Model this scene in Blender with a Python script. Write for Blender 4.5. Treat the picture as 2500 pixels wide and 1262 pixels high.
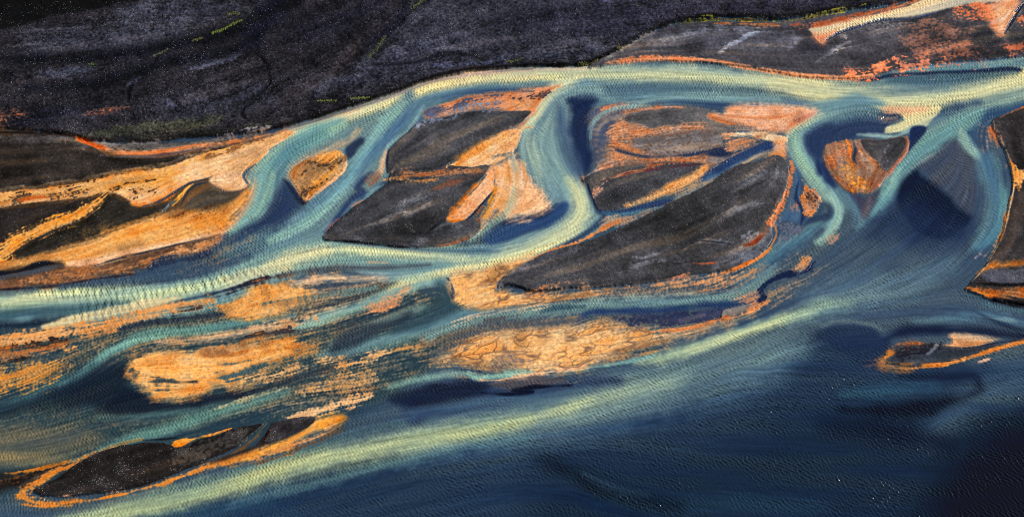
import bpy, math
import numpy as np
from mathutils import Vector

# ------------------------------------------------------------------ camera
PITCH = math.radians(52); DIST = 780.0; HFOV = math.radians(30)
CAM = np.array([0.0, -DIST*math.cos(PITCH), DIST*math.sin(PITCH)])
FPX = 1250/math.tan(HFOV/2)
SP, CP = math.sin(PITCH), math.cos(PITCH)
def to_photo(x, y, z=0.0):
    """ground point (metres) -> traced coordinates of the survey photograph (2500 wide)"""
    ry = y-CAM[1]; rz = z-CAM[2]
    dep = ry*CP-rz*SP
    return 1250+FPX*x/dep, 631-FPX*(ry*SP+rz*CP)/dep
def at(u, v, z=0.0):
    """traced coordinates -> ground point (metres)"""
    a = (u-1250)/FPX; b = (631-v)/FPX
    dx, dy, dz = a, CP+b*SP, -SP+b*CP
    t = (z-CAM[2])/dz
    return CAM[0]+dx*t, CAM[1]+dy*t

# ------------------------------------------------------------------ ground grid
STEP = 0.22
us = np.array([-260, 2760, -260, 2760.]); vs = np.array([-180, -180, 1440, 1440.])
cx, cy = at(us, vs)
X0, X1, Y0, Y1 = cx[:2].min(), cx[:2].max(), cy.min(), cy.max()
X0 = max(X0, -330); X1 = min(X1, 330)
xs = np.arange(X0, X1, STEP); ys = np.arange(Y0, Y1, STEP)
NX, NY = len(xs), len(ys)
GX, GY = np.meshgrid(xs, ys)
U, V = to_photo(GX, GY)
U = U.astype(np.float32); V = V.astype(np.float32)
rng = np.random.default_rng(7)

def blur(a, sx, sy=None):
    sy = sx if sy is None else sy
    fy = np.fft.fftfreq(a.shape[0])[:, None]; fx = np.fft.rfftfreq(a.shape[1])[None]
    g = np.exp(-2*np.pi**2*((sx*fx)**2+(sy*fy)**2))
    return np.fft.irfft2(np.fft.rfft2(a)*g, a.shape).astype(np.float32)
def unit(a):
    a = a-a.mean(); return (a/a.std()).astype(np.float32)
def white(): return rng.standard_normal((NY, NX)).astype(np.float32)
def band(lo, hi): 
    w = white(); return unit(blur(w, lo)-blur(w, hi))
def ring(lam, wd=.22):
    """noise of one wavelength (metres)"""
    w = white(); fy = np.fft.fftfreq(NY)[:, None]; fx = np.fft.rfftfreq(NX)[None]
    k = np.hypot(fx, fy); k0 = STEP/lam
    return unit(np.fft.irfft2(np.fft.rfft2(w)*np.exp(-((k-k0)/(wd*k0))**2/2), (NY, NX)).astype(np.float32))
def smooth(t):
    t = np.clip(t, 0, 1); return t*t*(3-2*t)

# ------------------------------------------------------------------ traced outlines -> signed distance
CELL = 3.0; RU0, RV0 = -420.0, -320.0
RW, RH = int(3350/CELL), int(1920/CELL)
RUu = RU0+np.arange(RW)*CELL; RVv = RV0+np.arange(RH)*CELL
ORG = {'F': (0, 0, 1.0)}
for r, y in (('A', 0), ('B', 400), ('C', 822)):
    for c, x in ((1, 0), (2, 600), (3, 1200), (4, 1800)):
        ORG[r+str(c)] = (x, y, 700/2008)
def parse(s):
    out = []; o = ORG['F']
    for tok in s.split():
        if tok in ORG: o = ORG[tok]; continue
        p = [float(q) for q in tok.split(',')]
        out.append((o[0]+p[0]*o[2], o[1]+p[1]*o[2], p[2] if len(p) > 2 else np.nan))
    return np.array(out)
def spline(P, closed, sub=4):
    n = len(P); Q = []
    idx = (lambda i: i % n) if closed else (lambda i: min(max(i, 0), n-1))
    for i in range(n if closed else n-1):
        a, b, c, d = P[idx(i-1)], P[idx(i)], P[idx(i+1)], P[idx(i+2)]
        for k in range(sub):
            t = k/sub
            Q.append(.5*((2*b)+(c-a)*t+(2*a-5*b+4*c-d)*t*t+(3*b-a-3*c+d)*t**3))
    if not closed: Q.append(P[-1])
    return np.array(Q)
def sdf(P, closed, pad, wid=None):
    """inside positive; for strokes (wid per vertex) half width minus distance.  Returns raster window"""
    lo = P.min(0)-pad; hi = P.max(0)+pad
    i0 = max(int((lo[0]-RU0)/CELL), 0); i1 = min(int((hi[0]-RU0)/CELL)+2, RW)
    j0 = max(int((lo[1]-RV0)/CELL), 0); j1 = min(int((hi[1]-RV0)/CELL)+2, RH)
    if i1-i0 < 2 or j1-j0 < 2: return None
    x = RUu[i0:i1][None].astype(np.float32); y = RVv[j0:j1][:, None].astype(np.float32)
    best = np.full((j1-j0, i1-i0), -1e9 if wid is not None else 1e18, np.float32)
    ins = np.zeros(best.shape, bool)
    n = len(P)
    for k in range(n if closed else n-1):
        ax, ay = P[k]; bx, by = P[(k+1) % n]
        ex, ey = bx-ax, by-ay; L = ex*ex+ey*ey+1e-9
        t = np.clip(((x-ax)*ex+(y-ay)*ey)/L, 0, 1)
        d2 = (x-ax-t*ex)**2+(y-ay-t*ey)**2
        if wid is not None:
            np.maximum(best, .5*(wid[k]+(wid[k+1]-wid[k])*t)-np.sqrt(d2), out=best)
        else:
            np.minimum(best, d2, out=best)
            c = ((ay > y) != (by > y))
            if c.any():
                ins ^= c & (x < ex*(y-ay)/(ey if abs(ey) > 1e-9 else 1e-9)+ax)
    if wid is None:
        best = np.sqrt(best); best = np.where(ins, best, -best)
    return best, i0, j0
gi = (U-RU0)/CELL; gj = (V-RV0)/CELL
def window(i0, j0, w, h):
    """rows/cols of the ground grid that can fall into a raster window"""
    u0, u1 = RU0+i0*CELL, RU0+(i0+w-1)*CELL; v0, v1 = RV0+j0*CELL, RV0+(j0+h-1)*CELL
    px, py = at(np.array([u0, u1, u0, u1]), np.array([v0, v0, v1, v1]))
    a = max(int((px.min()-X0)/STEP), 0); b = min(int((px.max()-X0)/STEP)+2, NX)
    c = max(int((py.min()-Y0)/STEP), 0); d = min(int((py.max()-Y0)/STEP)+2, NY)
    return slice(c, d), slice(a, b)
def sample(win, outside=-1e3):
    S, i0, j0 = win
    sl = window(i0, j0, S.shape[1], S.shape[0])
    x = gi[sl]-i0; y = gj[sl]-j0
    ok = (x >= 0) & (y >= 0) & (x < S.shape[1]-1) & (y < S.shape[0]-1)
    xi = np.clip(x.astype(int), 0, S.shape[1]-2); yi = np.clip(y.astype(int), 0, S.shape[0]-2)
    fx = np.clip(x-xi, 0, 1); fy = np.clip(y-yi, 0, 1)
    r = (S[yi, xi]*(1-fx)+S[yi, xi+1]*fx)*(1-fy)+(S[yi+1, xi]*(1-fx)+S[yi+1, xi+1]*fx)*fy
    return sl, np.where(ok, r, outside).astype(np.float32)

PRIMS = []
def murk(c):
    """glacial water of the photograph is greyer than clear blue water"""
    r = [int(c[i:i+2], 16) for i in (1, 3, 5)]; l = .35*r[0]+.5*r[1]+.15*r[2]; k = .07 if l < 75 else .16 if l < 110 else .08
    if 60 < l < 150 and r[1] > r[2]-12 and r[1] > r[0]+25: k = .30
    return '#%02x%02x%02x' % tuple(int(q+(l*1.02-q)*k) for q in r)
def poly(cls, col, pts, f=8, n=3, o=1.0, cov=None, h=None, bank=6, thing=None, sharp=False, stone=0, tex=None):
    if cls == 'W': col = murk(col)
    PRIMS.append(dict(t='p', cls=cls, col=col, pts=pts, f=f, n=n, o=o, cov=cov, h=h, bank=bank, thing=thing, sharp=sharp, stone=stone, tex=tex))
def line(cls, col, pts, w=20, f=10, n=3, o=1.0, cov=None, h=None, bank=6, thing=None, flow=True, dh=None, tex=None):
    if cls == 'W': col = murk(col)
    PRIMS.append(dict(t='s', cls=cls, col=col, pts=pts, w=w, f=f, n=n, o=o, cov=cov, h=h, bank=bank, thing=thing, flow=flow, dh=dh, sharp=False, stone=0, tex=tex))
FLOWS = []
def flow(pts): FLOWS.append(parse(pts)[:, :2])
GAIN_W = (.86, .84, .78); GAIN_G = (.92, .92, .90); GAIN_S = (.97, .83, .70); RIP = 3.1
OFF = np.array([.003, .0035, .004], np.float32); OFFG = np.array([.004, .004, .005], np.float32)
SUN_E = 3.8; SUN_AZ = 73; SUN_EL = 37; SKY_E = .09; EXPO = .36
# ================================================================== THE TRACED PLACE
# cls: W water, G gravel, S sand; cov = broken cover (0..1, lets what lies below show through)
# ---- deep and shallow water, broad areas
poly('W', '#3a5268', 'F -500,-500 3200,-500 3200,1900 -500,1900', f=2, n=0, sharp=True)
poly('W', '#2b424c', 'F -300,760 300,760 760,740 1000,700 1150,760 1050,900 930,980 700,1080 400,1120 200,1180 -300,1190', f=60, n=14)
poly('W', '#22374f', 'F -200,1600 200,1270 600,1175 900,1110 1200,1060 1400,1040 1550,1000 1750,890 1900,830 2060,815 2200,840 2500,900 3000,860 3000,1700', f=40, n=10)
poly('W', '#4a6c82', 'F 1180,960 1400,930 1560,890 1800,830 1960,800 1980,850 1850,960 1650,1010 1500,1060 1200,1110 1000,1120 1000,1010', f=90, n=14, o=.8)
poly('W', '#152539', 'F 1700,1110 1950,1010 2200,990 2400,1030 2500,1000 3000,980 3000,1700 1500,1700 1300,1200', f=170, n=14, o=.75)
poly('W', '#070d1a', 'F 2330,1130 2500,1010 2900,950 2900,1700 2200,1700 2250,1290', f=170, n=10, o=.9)  # near-black corner: vignette darkening painted into water that is darker here anyway
poly('W', '#1c3b56', 'C3 700,1130 1000,1100 1400,1130 1800,1100 2300,1150 2300,1262 1700,1240 1200,1200 800,1190', f=60, n=10, o=.5)
poly('W', '#213a58', 'C1 700,1262 1300,1180 1700,1140 2008,1060 2008,1400 500,1400', f=40, n=8, o=.6)
line('W', '#2e566e', 'C1 1000,1262 1300,1230 1600,1200 1900,1150', w=30, f=40, o=.6)
# ---- the wide lake on the right
poly('W', '#3c536a', 'F 1560,870 1700,800 1850,740 1900,640 1980,560 2050,480 2150,400 2250,300 2400,290 2440,400 2460,520 2400,660 2360,720 2520,760 2520,830 2300,840 2060,830', f=40, n=8)
poly('W', '#0f1931', 'B4 1150,110 1200,50 1260,35 1310,80 1400,150 1500,230 1560,300 1650,370 1600,450 1450,520 1250,470 1130,300 1100,200', f=22, n=8)
poly('W', '#1c2c4d', 'B4 1000,330 1200,250 1500,400 1700,420 1600,560 1300,600 1100,520 900,520', f=70, n=10, o=.75)
poly('W', '#41465a', 'A4 1500,940 1600,1040 1680,1100 B4 1690,60 1690,240 1650,360 1560,310 1500,230 1400,150 1310,75 1270,40 A4 1260,1165 1350,1110 1450,1000', f=26, n=8, o=.7)
line('W', '#8f8088', 'A4 1190,1180 1270,1130 1360,1080', w=14, f=18, o=.7)
line('W', '#5f8294', 'B4 900,940 1100,900 1300,800 1500,700', w=60, f=60, o=.55, n=10)
line('W', '#62869a', 'B4 500,960 700,930 900,880 1000,800', w=70, f=80, o=.6, n=10)
line('W', '#4d7488', 'B4 2050,1130 1850,1080 1700,1055 1500,1085 1250,1110', w=26, f=26, o=.9, n=8)
line('W', '#3e6c80', 'B4 1650,900 1800,960 2050,1040', w=24, f=24, o=.7, n=6)
line('W', '#7aa29a', 'B4 1680,1065 1820,1085 2060,1105', w=9, f=10, o=.7, n=5)
line('W', '#131c36', 'B4 1640,1020 1800,1100 1950,1150 2080,1160', w=9, f=10, o=.7)
line('W', '#0f1630', 'B4 1030,1230 1150,1180 1320,1160 1600,1175 1800,1190 2060,1210', w=26, f=22, o=.85, n=6)
line('W', '#7c9c94', 'B4 520,1140 620,1125 720,1105 820,1108 930,1130 1000,1165', w=9, f=16, o=.5, n=5)
poly('W', '#1c2c4c', 'B4 560,1180 680,1125 820,1120 940,1145 1040,1215 C4 1080,20 950,180 600,40', f=16, n=6, o=.8)
poly('W', '#1a2942', 'B4 0,1230 150,1150 400,1120 560,1130 590,1190 C4 500,60 200,60 -200,60', f=24, n=8, o=.6)
line('W', '#2a5f78', 'C4 750,400 950,385 1150,375 1400,350', w=30, f=44, o=.6, n=8)
line('W', '#4f7088', 'C4 2100,290 1950,320 1750,375 1620,450 1480,560 1330,690', w=50, f=100, o=.6, n=10)
line('W', '#35506c', 'C4 1750,420 1900,430 2080,400', w=50, f=60, o=.5, n=8)
poly('W', '#040815', 'C4 700,500 1000,480 1250,440 1480,420 1650,390 1720,370 1640,420 1500,480 1350,540 1150,560 900,545', f=36, n=8, o=.75)
line('W', '#0b1224', 'C4 600,610 900,640 1200,690 1500,760', w=50, f=60, o=.7, n=6)
line('W', '#111a33', 'C4 1150,270 1450,280 1650,270 1690,330', w=22, f=24, o=.8, n=6)
line('W', '#02040c', 'C3 330,860 500,910 620,970 800,1070 1000,1120 1300,1180', w=30, f=60, o=.5, n=8)
line('W', '#31506a', 'C3 640,950 800,1030 950,1080 1100,1100', w=14, f=26, o=.6, n=6)
# ---- main braid, pale silt in the water
poly('W', '#5c8791', 'F 2600,130 2500,145 2400,155 2280,163 2180,175 2080,195 1980,195 1900,183 1800,168 1700,158 1600,155 1500,158 1440,165 1300,165 1200,174 1100,190 1000,218 930,243 860,266 780,295 700,322 640,370 600,430 590,560 620,640 560,700 700,660 800,590 890,470 950,430 1040,290 1150,235 1300,215 1400,225 1480,290 1600,265 1750,255 1900,270 2000,275 2150,320 2300,330 2420,300 2600,260', f=18, n=6)
line('W', '#34527a', 'A2 1380,690 1650,640 2008,640', w=16, f=18, o=.7)
line('W', '#2f4e70', 'A4 0,590 300,640 500,690', w=34, f=36, o=.6, n=6)
line('W', '#315274', 'A3 800,620 1200,590 1600,610 2008,610', w=44, f=50, o=.65, n=6)
line('W', '#8fb5ae', 'A3 720,660 900,720 1150,690 1400,680 1700,690 2008,700', w=16, f=20, o=.75, n=5)
line('W', '#24406a', 'A3 1100,730 1300,715 1550,735 1800,745', w=12, f=16, o=.8, n=4)
line('W', '#dcd6a0', 'F 640,352 720,322 790,298 860,275 930,252 1000,229 1060,210 1160,192 1260,182 1340,178 1420,178 1550,181 1690,181 1790,189 1900,198 2010,213', w=27, f=24, n=4)
line('W', '#efc795', 'F 660,335 740,312 820,286 880,265', w=12, f=14, n=3, o=.9)
line('W', '#ecc9a0', 'A3 -300,525 0,505 300,490 600,485 740,475', w=9, f=10, n=2, o=.9)
line('W', '#b9c9a0', 'F 1330,184 1420,186 1550,184 1690,186 1790,195 1900,206', w=34, f=34, n=4, o=.55)
line('W', '#ddd79c', 'F 1880,203 2010,226 2110,237 2200,244 2290,243 2400,225 2500,196 2600,166', w=46, f=36, n=6)
line('W', '#b9c39a', 'F 2250,262 2340,262 2420,246 2500,226 2600,200', w=24, f=30, n=6, o=.8)
line('W', '#2f5470', 'A4 1050,560 1300,560 1600,545 1950,500', w=24, f=18, n=4, o=.75)
line('W', '#152343', 'A4 800,555 950,555 1100,525 1350,510 1650,498 1900,482 1985,492', w=9, f=8, n=2)
line('W', '#5f8a98', 'A4 1080,500 1300,478 1600,462 1850,440 2100,410', w=17, f=12, n=3)
line('W', '#9db7a4', 'A4 1700,450 1900,430 2100,395', w=9, f=10, n=3, o=.7)
# lower side of main river, right
line('W', '#6f9c98', 'A4 1600,750 1800,710 2100,640', w=30, f=30, o=.7, n=5)
line('W', '#29456a', 'A4 1300,860 1400,790 1550,750 1700,720', w=22, f=26, o=.85, n=5)
line('W', '#2c4c6e', 'A4 1640,1000 1630,900 1720,830 1900,790 2100,720', w=34, f=26, n=5)
line('W', '#5f9d9f', 'A4 1700,790 1600,850 1480,920 1380,990 1250,1080 1150,1170 1080,1262 B4 1050,200 985,280 930,345', w=44, f=24, n=5)
line('W', '#86b3a8', 'A4 1130,1200 1085,1262 B4 1095,140 1030,220', w=20, f=18, n=4, o=.8)
line('W', '#7fa7a4', 'A4 1560,900 1590,970 1620,1030 1680,1090 1720,1140', w=24, f=16, n=4)
line('W', '#47718a', 'A4 1700,1150 1760,1230 B4 1760,0 1800,120 1830,260 1810,400 1760,500 1680,580', w=56, f=30, n=5)
line('W', '#548a96', 'B4 1850,150 1860,280 1840,420 1780,520 1690,590', w=22, f=18, n=4, o=.8)
line('W', '#223557', 'A4 1860,1100 1900,1200 B4 1880,60 1880,150', w=20, f=20, o=.5)
# ---- right hand bend channel
poly('W', '#28395c', 'A4 560,840 700,750 800,725 930,735 1050,785 1145,800 1130,850 1040,900 1030,945 850,965 700,1000 620,1020 590,1100 500,1100 450,950', f=14, n=5)
line('W', '#679aa0', 'A4 1000,735 830,720 700,760 520,820 420,900 400,1000 440,1110 520,1200 B4 490,20 560,130 640,200 700,300 690,420', w=50, f=26, n=5)
line('W', '#7fb0aa', 'A4 400,920 420,1020 470,1140 B4 530,60 600,150', w=22, f=18, n=4, o=.8)
line('W', '#b9cba8', 'A4 600,800 480,855 390,900 355,960', w=16, f=14, n=3, o=.85)
line('W', '#47708a', 'A4 700,850 800,800 930,790 1000,830', w=36, f=30, o=.6, n=6)
poly('W', '#6f6468', 'A4 980,830 1080,800 1150,830 1150,870 1060,880', f=14, n=5, o=.8, cov=.75)
line('W', '#22335a', 'A4 560,1120 590,1200 B4 610,20 640,100 680,160', w=24, f=14, n=3)
line('W', '#8fbab0', 'B4 660,210 705,300 700,380 640,480 560,540', w=26, f=20, n=5, o=.9)
line('W', '#55818f', 'B4 640,360 500,460 380,550 250,650 130,740 0,830', w=36, f=30, n=7, o=.9)
line('W', '#6fa09c', 'B4 600,390 480,440 400,510 330,570', w=15, f=16, n=4, o=.7)
line('W', '#557b8c', 'B4 720,200 800,290 880,390 840,440', w=28, f=26, n=5, o=.8)
line('W', '#202c4c', 'B4 600,280 640,300 640,360 520,400 460,440', w=16, f=16, n=4, o=.8)
poly('W', '#3a3b52', 'B4 800,200 900,230 1000,180 960,300 890,380 840,290', f=14, n=4, o=.9)
line('W', '#8d7a80', 'B4 930,240 920,300 890,360', w=14, f=16, n=4, o=.45)
poly('W', '#d0cc9c', 'A4 940,742 1100,755 1420,735 1380,830 1320,890 1240,880 1150,925 1040,932 1050,890 1160,850 1170,830 1140,790', f=9, n=4)
poly('S', '#e5b08c', 'A4 1010,765 1150,752 1340,752 1290,785 1160,800', f=10, n=4, o=.85)
line('W', '#9fbdb2', 'A4 840,945 980,950 1100,960 1230,895', w=11, f=9, n=2)
poly('W', '#1b2a50', 'A4 1225,890 1330,895 1240,1010 1190,1075 1205,960', f=7, n=2)
# ---- S-bend channel in the middle
poly('W', '#6c98a0', 'F 1390,185 1460,205 1470,240 1445,270 1430,330 1440,380 1430,430 1445,480 1475,515 1500,535 1420,590 1300,640 1120,690 1000,700 850,660 760,640 850,595 1050,605 1180,598 1290,560 1350,520 1330,480 1290,430 1270,380 1265,330 1285,290 1310,245 1340,215', f=16, n=5)
poly('W', '#1d294b', 'A3 530,700 650,675 740,680 762,705 745,735 705,775 690,900 690,1000 720,1100 700,1190 645,1255 610,1150 570,1050 540,900 560,800', f=22, n=7)
line('W', '#344c6e', 'A3 480,760 500,900 540,1050 600,1180 640,1262', w=36, f=30, n=6, o=.7)
line('W', '#d5d6a6', 'F 1420,188 1370,208 1338,232 1318,262 1298,292 1278,312', w=30, f=24, n=4)
line('W', '#bccba8', 'F 1300,300 1288,335 1300,380 1318,425', w=22, f=30, n=4, o=.55)
line('W', '#d0d4a2', 'F 1388,440 1408,470 1420,500 1415,530 1390,560 1350,582 1300,604 1250,618 1190,634', w=42, f=34, n=5)
line('W', '#8db3a8', 'F 1330,380 1360,430 1390,470', w=40, f=40, n=5, o=.5)
poly('W', '#2a4672', 'B3 -60,500 60,420 180,385 330,355 400,325 450,280 510,262 540,300 500,370 400,440 200,510 0,570', f=16, n=5)
line('W', '#18264a', 'B3 0,450 80,410 200,390 330,365 405,330 460,280', w=12, f=12, n=4)
line('W', '#1d3058', 'B3 660,120 700,220 740,320 790,370 700,460 560,550 420,610', w=14, f=12, n=2, o=.8)
# ---- river running to the left edge
line('W', '#6fa09c', 'F 1180,632 1050,628 950,622 850,614 780,618 720,634 650,660 600,680 540,705 470,725 380,738 280,747 150,755 0,765 -200,770', w=84, f=22, n=4)
line('W', '#c8d2a4', 'F 1215,628 1130,630 1050,622 950,614 850,608 780,612', w=22, f=24, n=5)
line('W', '#d8d4a0', 'F 800,612 730,626 670,650 610,676 550,698 500,712', w=34, f=26, n=7)
line('W', '#b5c9a2', 'F 540,698 450,715 380,722 280,728 150,735 0,742 -200,745', w=40, f=34, n=8)
line('W', '#d5d29c', 'B1 700,930 400,950 200,940 0,965', w=15, f=20, n=6, o=.7)
line('W', '#2c5560', 'B1 900,970 600,1010 300,1030 0,1060 -400,1090', w=30, f=26, n=7, o=.8)
line('W', '#1c2b3c', 'B1 450,1080 250,1120 0,1140 -400,1170', w=26, f=24, n=7)
line('W', '#2a3f57', 'B1 1900,790 1600,880 1300,950 1000,1010', w=9, f=8, n=3)
line('W', '#31506e', 'F 1200,612 1050,611 930,600 820,590', w=10, f=12, n=2, o=.7)
line('W', '#e3cf98', 'B1 1260,935 1100,970 900,1010 700,1050 500,1095 300,1140', w=22, f=10, n=4)
# left arm from the main river
line('W', '#7fb0a6', 'F 830,300 760,330 690,375 650,420 640,480 620,530 570,560', w=56, f=28, n=5)
line('W', '#4b7f90', 'F 790,325 720,360 680,410 650,500', w=36, f=30, n=5, o=.8)
line('W', '#84b5a6', 'B1 1900,60 1870,200 1820,300 1720,390 1600,460', w=26, f=18, n=4)
poly('W', '#2b3d5c', 'F 690,440 720,470 740,505 790,500 700,570 600,620 560,600 600,545 640,530 670,480', f=26, n=6)
line('W', '#1b2640', 'B2 270,110 330,190 400,300', w=12, f=10, n=2)
line('W', '#567f90', 'B1 1600,620 1750,560 1900,520 2100,480', w=44, f=40, n=7, o=.7)
line('W', '#587c92', 'F 1000,230 970,290 930,340 880,390 850,440 800,490 740,540 680,580', w=52, f=30, n=5)
line('W', '#82b3b0', 'F 985,250 940,300 905,350 865,410 840,450 790,505 730,550 660,585', w=26, f=22, n=5, o=.9)
line('W', '#8eb4b0', 'A2 1250,740 1200,820 1150,900 1080,960 1010,1030 970,1080', w=13, f=12, n=3)
line('W', '#2d4770', 'A2 1240,800 1190,880 1080,980 1000,1060 985,1130', w=8, f=8, n=2, o=.8)
line('W', '#2c4064', 'B2 880,60 830,110 780,170 820,200 740,250 640,380 560,480', w=14, f=12, n=3)
poly('W', '#27344f', 'A2 700,1020 800,960 830,985 780,1050 715,1110', f=12, n=4)
line('W', '#8fb2aa', 'B2 960,150 900,180 850,240 800,270', w=12, f=10, n=3)
line('W', '#5d8088', 'F 1400,985 1520,955 1640,925 1760,885 1860,840 1960,790', w=80, f=100, n=9, o=.75)
line('W', '#86a496', 'F 1400,985 1500,962 1600,938 1680,910', w=26, f=70, n=9, o=.3)
line('W', '#5a7c8c', 'C4 0,260 150,200 300,100 450,60', w=50, f=60, n=9, o=.7)
# ---- southern bright band of silt
line('W', '#9fb79c', 'F 1660,930 1560,952 1480,975 1390,1005 1290,1026 1180,1046 1080,1064 980,1084', w=46, f=60, n=8, o=.65)
line('W', '#a9b88a', 'F 1290,1024 1158,1048 1050,1068 960,1084 860,1104 740,1130 640,1158 560,1185 440,1215 300,1245 150,1285 -200,1370', w=48, f=44, n=8)
line('W', '#b9c28c', 'F 1130,1056 1000,1074 880,1102 760,1124', w=22, f=30, n=7, o=.7)
line('W', '#b4bf86', 'F 720,1140 600,1172 500,1205 400,1230 280,1258', w=26, f=30, n=6, o=.7)
line('W', '#b2c192', 'F 1440,975 1370,1000 1300,1018', w=24, f=30, n=6, o=.6)
line('W', '#4f7a86', 'F 1300,1064 1150,1090 1000,1120 850,1160 700,1196 560,1230', w=22, f=34, n=9, o=.7)
line('W', '#45727a', 'F 1060,1022 900,1050 780,1090 640,1130 480,1180 300,1220', w=18, f=20, n=5, o=.6)
line('W', '#bccb98', 'F 1990,762 1920,776 1860,792 1800,812 1740,833 1680,853 1620,872 1550,885', w=27, f=26, n=5)
line('W', '#d8dca0', 'F 1890,786 1820,808 1750,832 1670,858', w=13, f=14, n=3, o=.85)
line('W', '#87aa9c', 'F 2070,745 1990,755 1930,780', w=40, f=50, n=7, o=.7)
line('W', '#8cc0ad', 'C3 1150,130 1000,165 850,195 700,215 500,245', w=9, f=9, n=3)
poly('W', '#2a3b5c', 'F 985,960 1100,930 1160,915 1200,932 1320,925 1450,918 1520,930 1380,960 1250,985 1100,1010 1000,1030', f=30, n=8, o=.9)
poly('W', '#12182e', 'C2 1000,440 1200,370 1300,330 1450,330 1560,300 1690,310 1720,360 1600,420 1400,470 1150,490', f=24, n=8, o=.75)
line('W', '#4e7488', 'F 1000,1010 1150,985 1300,970 1440,948', w=22, f=30, n=6, o=.6)
line('W', '#8fc0b0', 'C2 1000,350 1250,290 1450,255 1560,260', w=16, f=18, n=5, o=.7)
# ---- thin veils of sand seen through shallow water
poly('S', '#a98a62', 'F -300,850 100,800 400,770 600,740 900,700 1060,720 1000,800 850,860 700,900 500,930 300,900 100,940 -300,1020', f=60, n=20, cov=.40)
poly('S', '#8f7f66', 'F 520,960 700,880 900,840 1050,850 1000,900 900,960 750,1010 560,1010', f=50, n=18, cov=.45)
poly('S', '#a8845f', 'F 1000,800 1150,760 1400,750 1700,740 1880,700 1900,740 1750,790 1550,860 1350,920 1150,905 1040,890', f=50, n=18, cov=.48)
poly('S', '#b98a64', 'F 1250,712 1450,702 1650,678 1850,640 1930,610 1900,660 1780,725 1550,745 1300,745', f=30, n=14, cov=.42)
poly('S', '#9a7f66', 'F 1780,735 1900,680 1990,640 2010,670 1900,740 1820,770', f=34, n=14, cov=.36)
poly('S', '#b8936a', 'F 640,690 800,672 1000,690 960,740 820,790 700,800', f=36, n=14, cov=.42)
poly('S', '#77705c', 'F -200,960 200,900 330,940 500,1000 700,960 600,1030 300,1090 -200,1110', f=60, n=18, cov=.30)
poly('S', '#9b8a78', 'F 640,400 700,400 690,470 640,560 560,640 500,640 600,540', f=40, n=12, cov=.2)
poly('S', '#a08066', 'F 420,640 560,560 620,570 560,640 460,680', f=30, n=12, cov=.25)
# ---- braided shallows, left and centre
line('W', '#86ada2', 'F 1130,652 1053,676 1000,700 948,718 879,748 809,768 767,785 720,800', w=27, f=18, n=5)
line('W', '#c9cda0', 'B2 2008,650 1800,690 1600,720 1450,745 1300,780 1150,810 1000,870', w=17, f=14, n=4)
line('W', '#9db9a6', 'B2 1300,790 1100,790 950,800', w=22, f=18, n=4, o=.9)
line('W', '#5b8c90', 'F 1190,752 1120,770 1040,800 950,830 860,850 780,868', w=34, f=30, n=7)
line('W', '#77a69e', 'B2 1250,1000 1000,1090 800,1180 600,1262', w=22, f=24, n=6, o=.8)
line('W', '#4f8c8a', 'F 720,770 593,788 488,806 383,813 331,824 290,847 262,862 227,890 174,927 104,957 0,1000', w=22, f=16, n=5)
line('W', '#77aca2', 'C1 1150,0 900,40 770,100 680,170', w=11, f=12, n=4, o=.8)
line('W', '#2f4a58', 'B2 1350,840 1430,920 1440,990 1250,1080 1050,1150', w=44, f=30, n=8, o=.8)  # shadow area put into the water colour
poly('W', '#232c3e', 'B2 620,1230 800,1130 1000,1090 1150,1040 1120,1110 950,1170 800,1262 600,1330', f=24, n=8, o=.8)
line('W', '#4d8f8a', 'C1 2008,380 1700,470 1400,560 1200,640 1000,690 700,790', w=26, f=26, n=6, o=.85)
line('W', '#5c9a90', 'C1 1650,430 1300,510 1000,550 700,560', w=16, f=24, n=6, o=.6)
line('W', '#3c767c', 'C1 450,280 250,400 0,490 -300,560', w=22, f=26, n=6, o=.8)
poly('W', '#18202e', 'C1 880,330 1060,430 1260,460 1400,415 1700,370 1890,335 1750,420 1400,490 1000,530 760,500 820,400', f=22, n=9, o=.95)
line('W', '#1b2a36', 'C1 900,160 880,260 800,340 600,430 300,500', w=26, f=30, n=8, o=.7)
line('W', '#1f3038', 'C1 700,300 400,430 150,500 -200,600', w=20, f=26, n=8, o=.6)
poly('W', '#161f2c', 'C1 560,260 800,180 900,200 880,330 1000,430 1000,520 800,540 560,480 380,420', f=44, n=12, o=.8)
poly('W', '#1b2733', 'C1 -200,470 100,440 350,350 520,300 500,400 300,470 0,560 -300,640', f=36, n=12, o=.7)
line('W', '#1d2936', 'C2 60,380 250,330 500,240 640,210', w=14, f=18, n=7, o=.7)
line('W', '#1e2c3c', 'B2 500,1010 700,960 900,880 1050,830', w=14, f=18, n=7, o=.6)
line('W', '#1d2a3c', 'C2 440,395 600,385 760,380 900,350', w=12, f=16, n=7, o=.7)
line('W', '#22303f', 'B2 640,1140 850,1060 1050,1010 1100,960', w=18, f=22, n=8, o=.7)
poly('W', '#6c6650', 'C1 -600,650 200,620 600,660 750,720 500,830 200,890 -600,960', f=50, n=10, o=.65)
line('W', '#8d7d56', 'C1 500,850 250,860 0,850 -300,850', w=26, f=34, n=8, o=.6)
line('W', '#8f9c80', 'C1 1000,715 800,760 620,830 500,870', w=9, f=10, n=3, o=.8)
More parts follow.
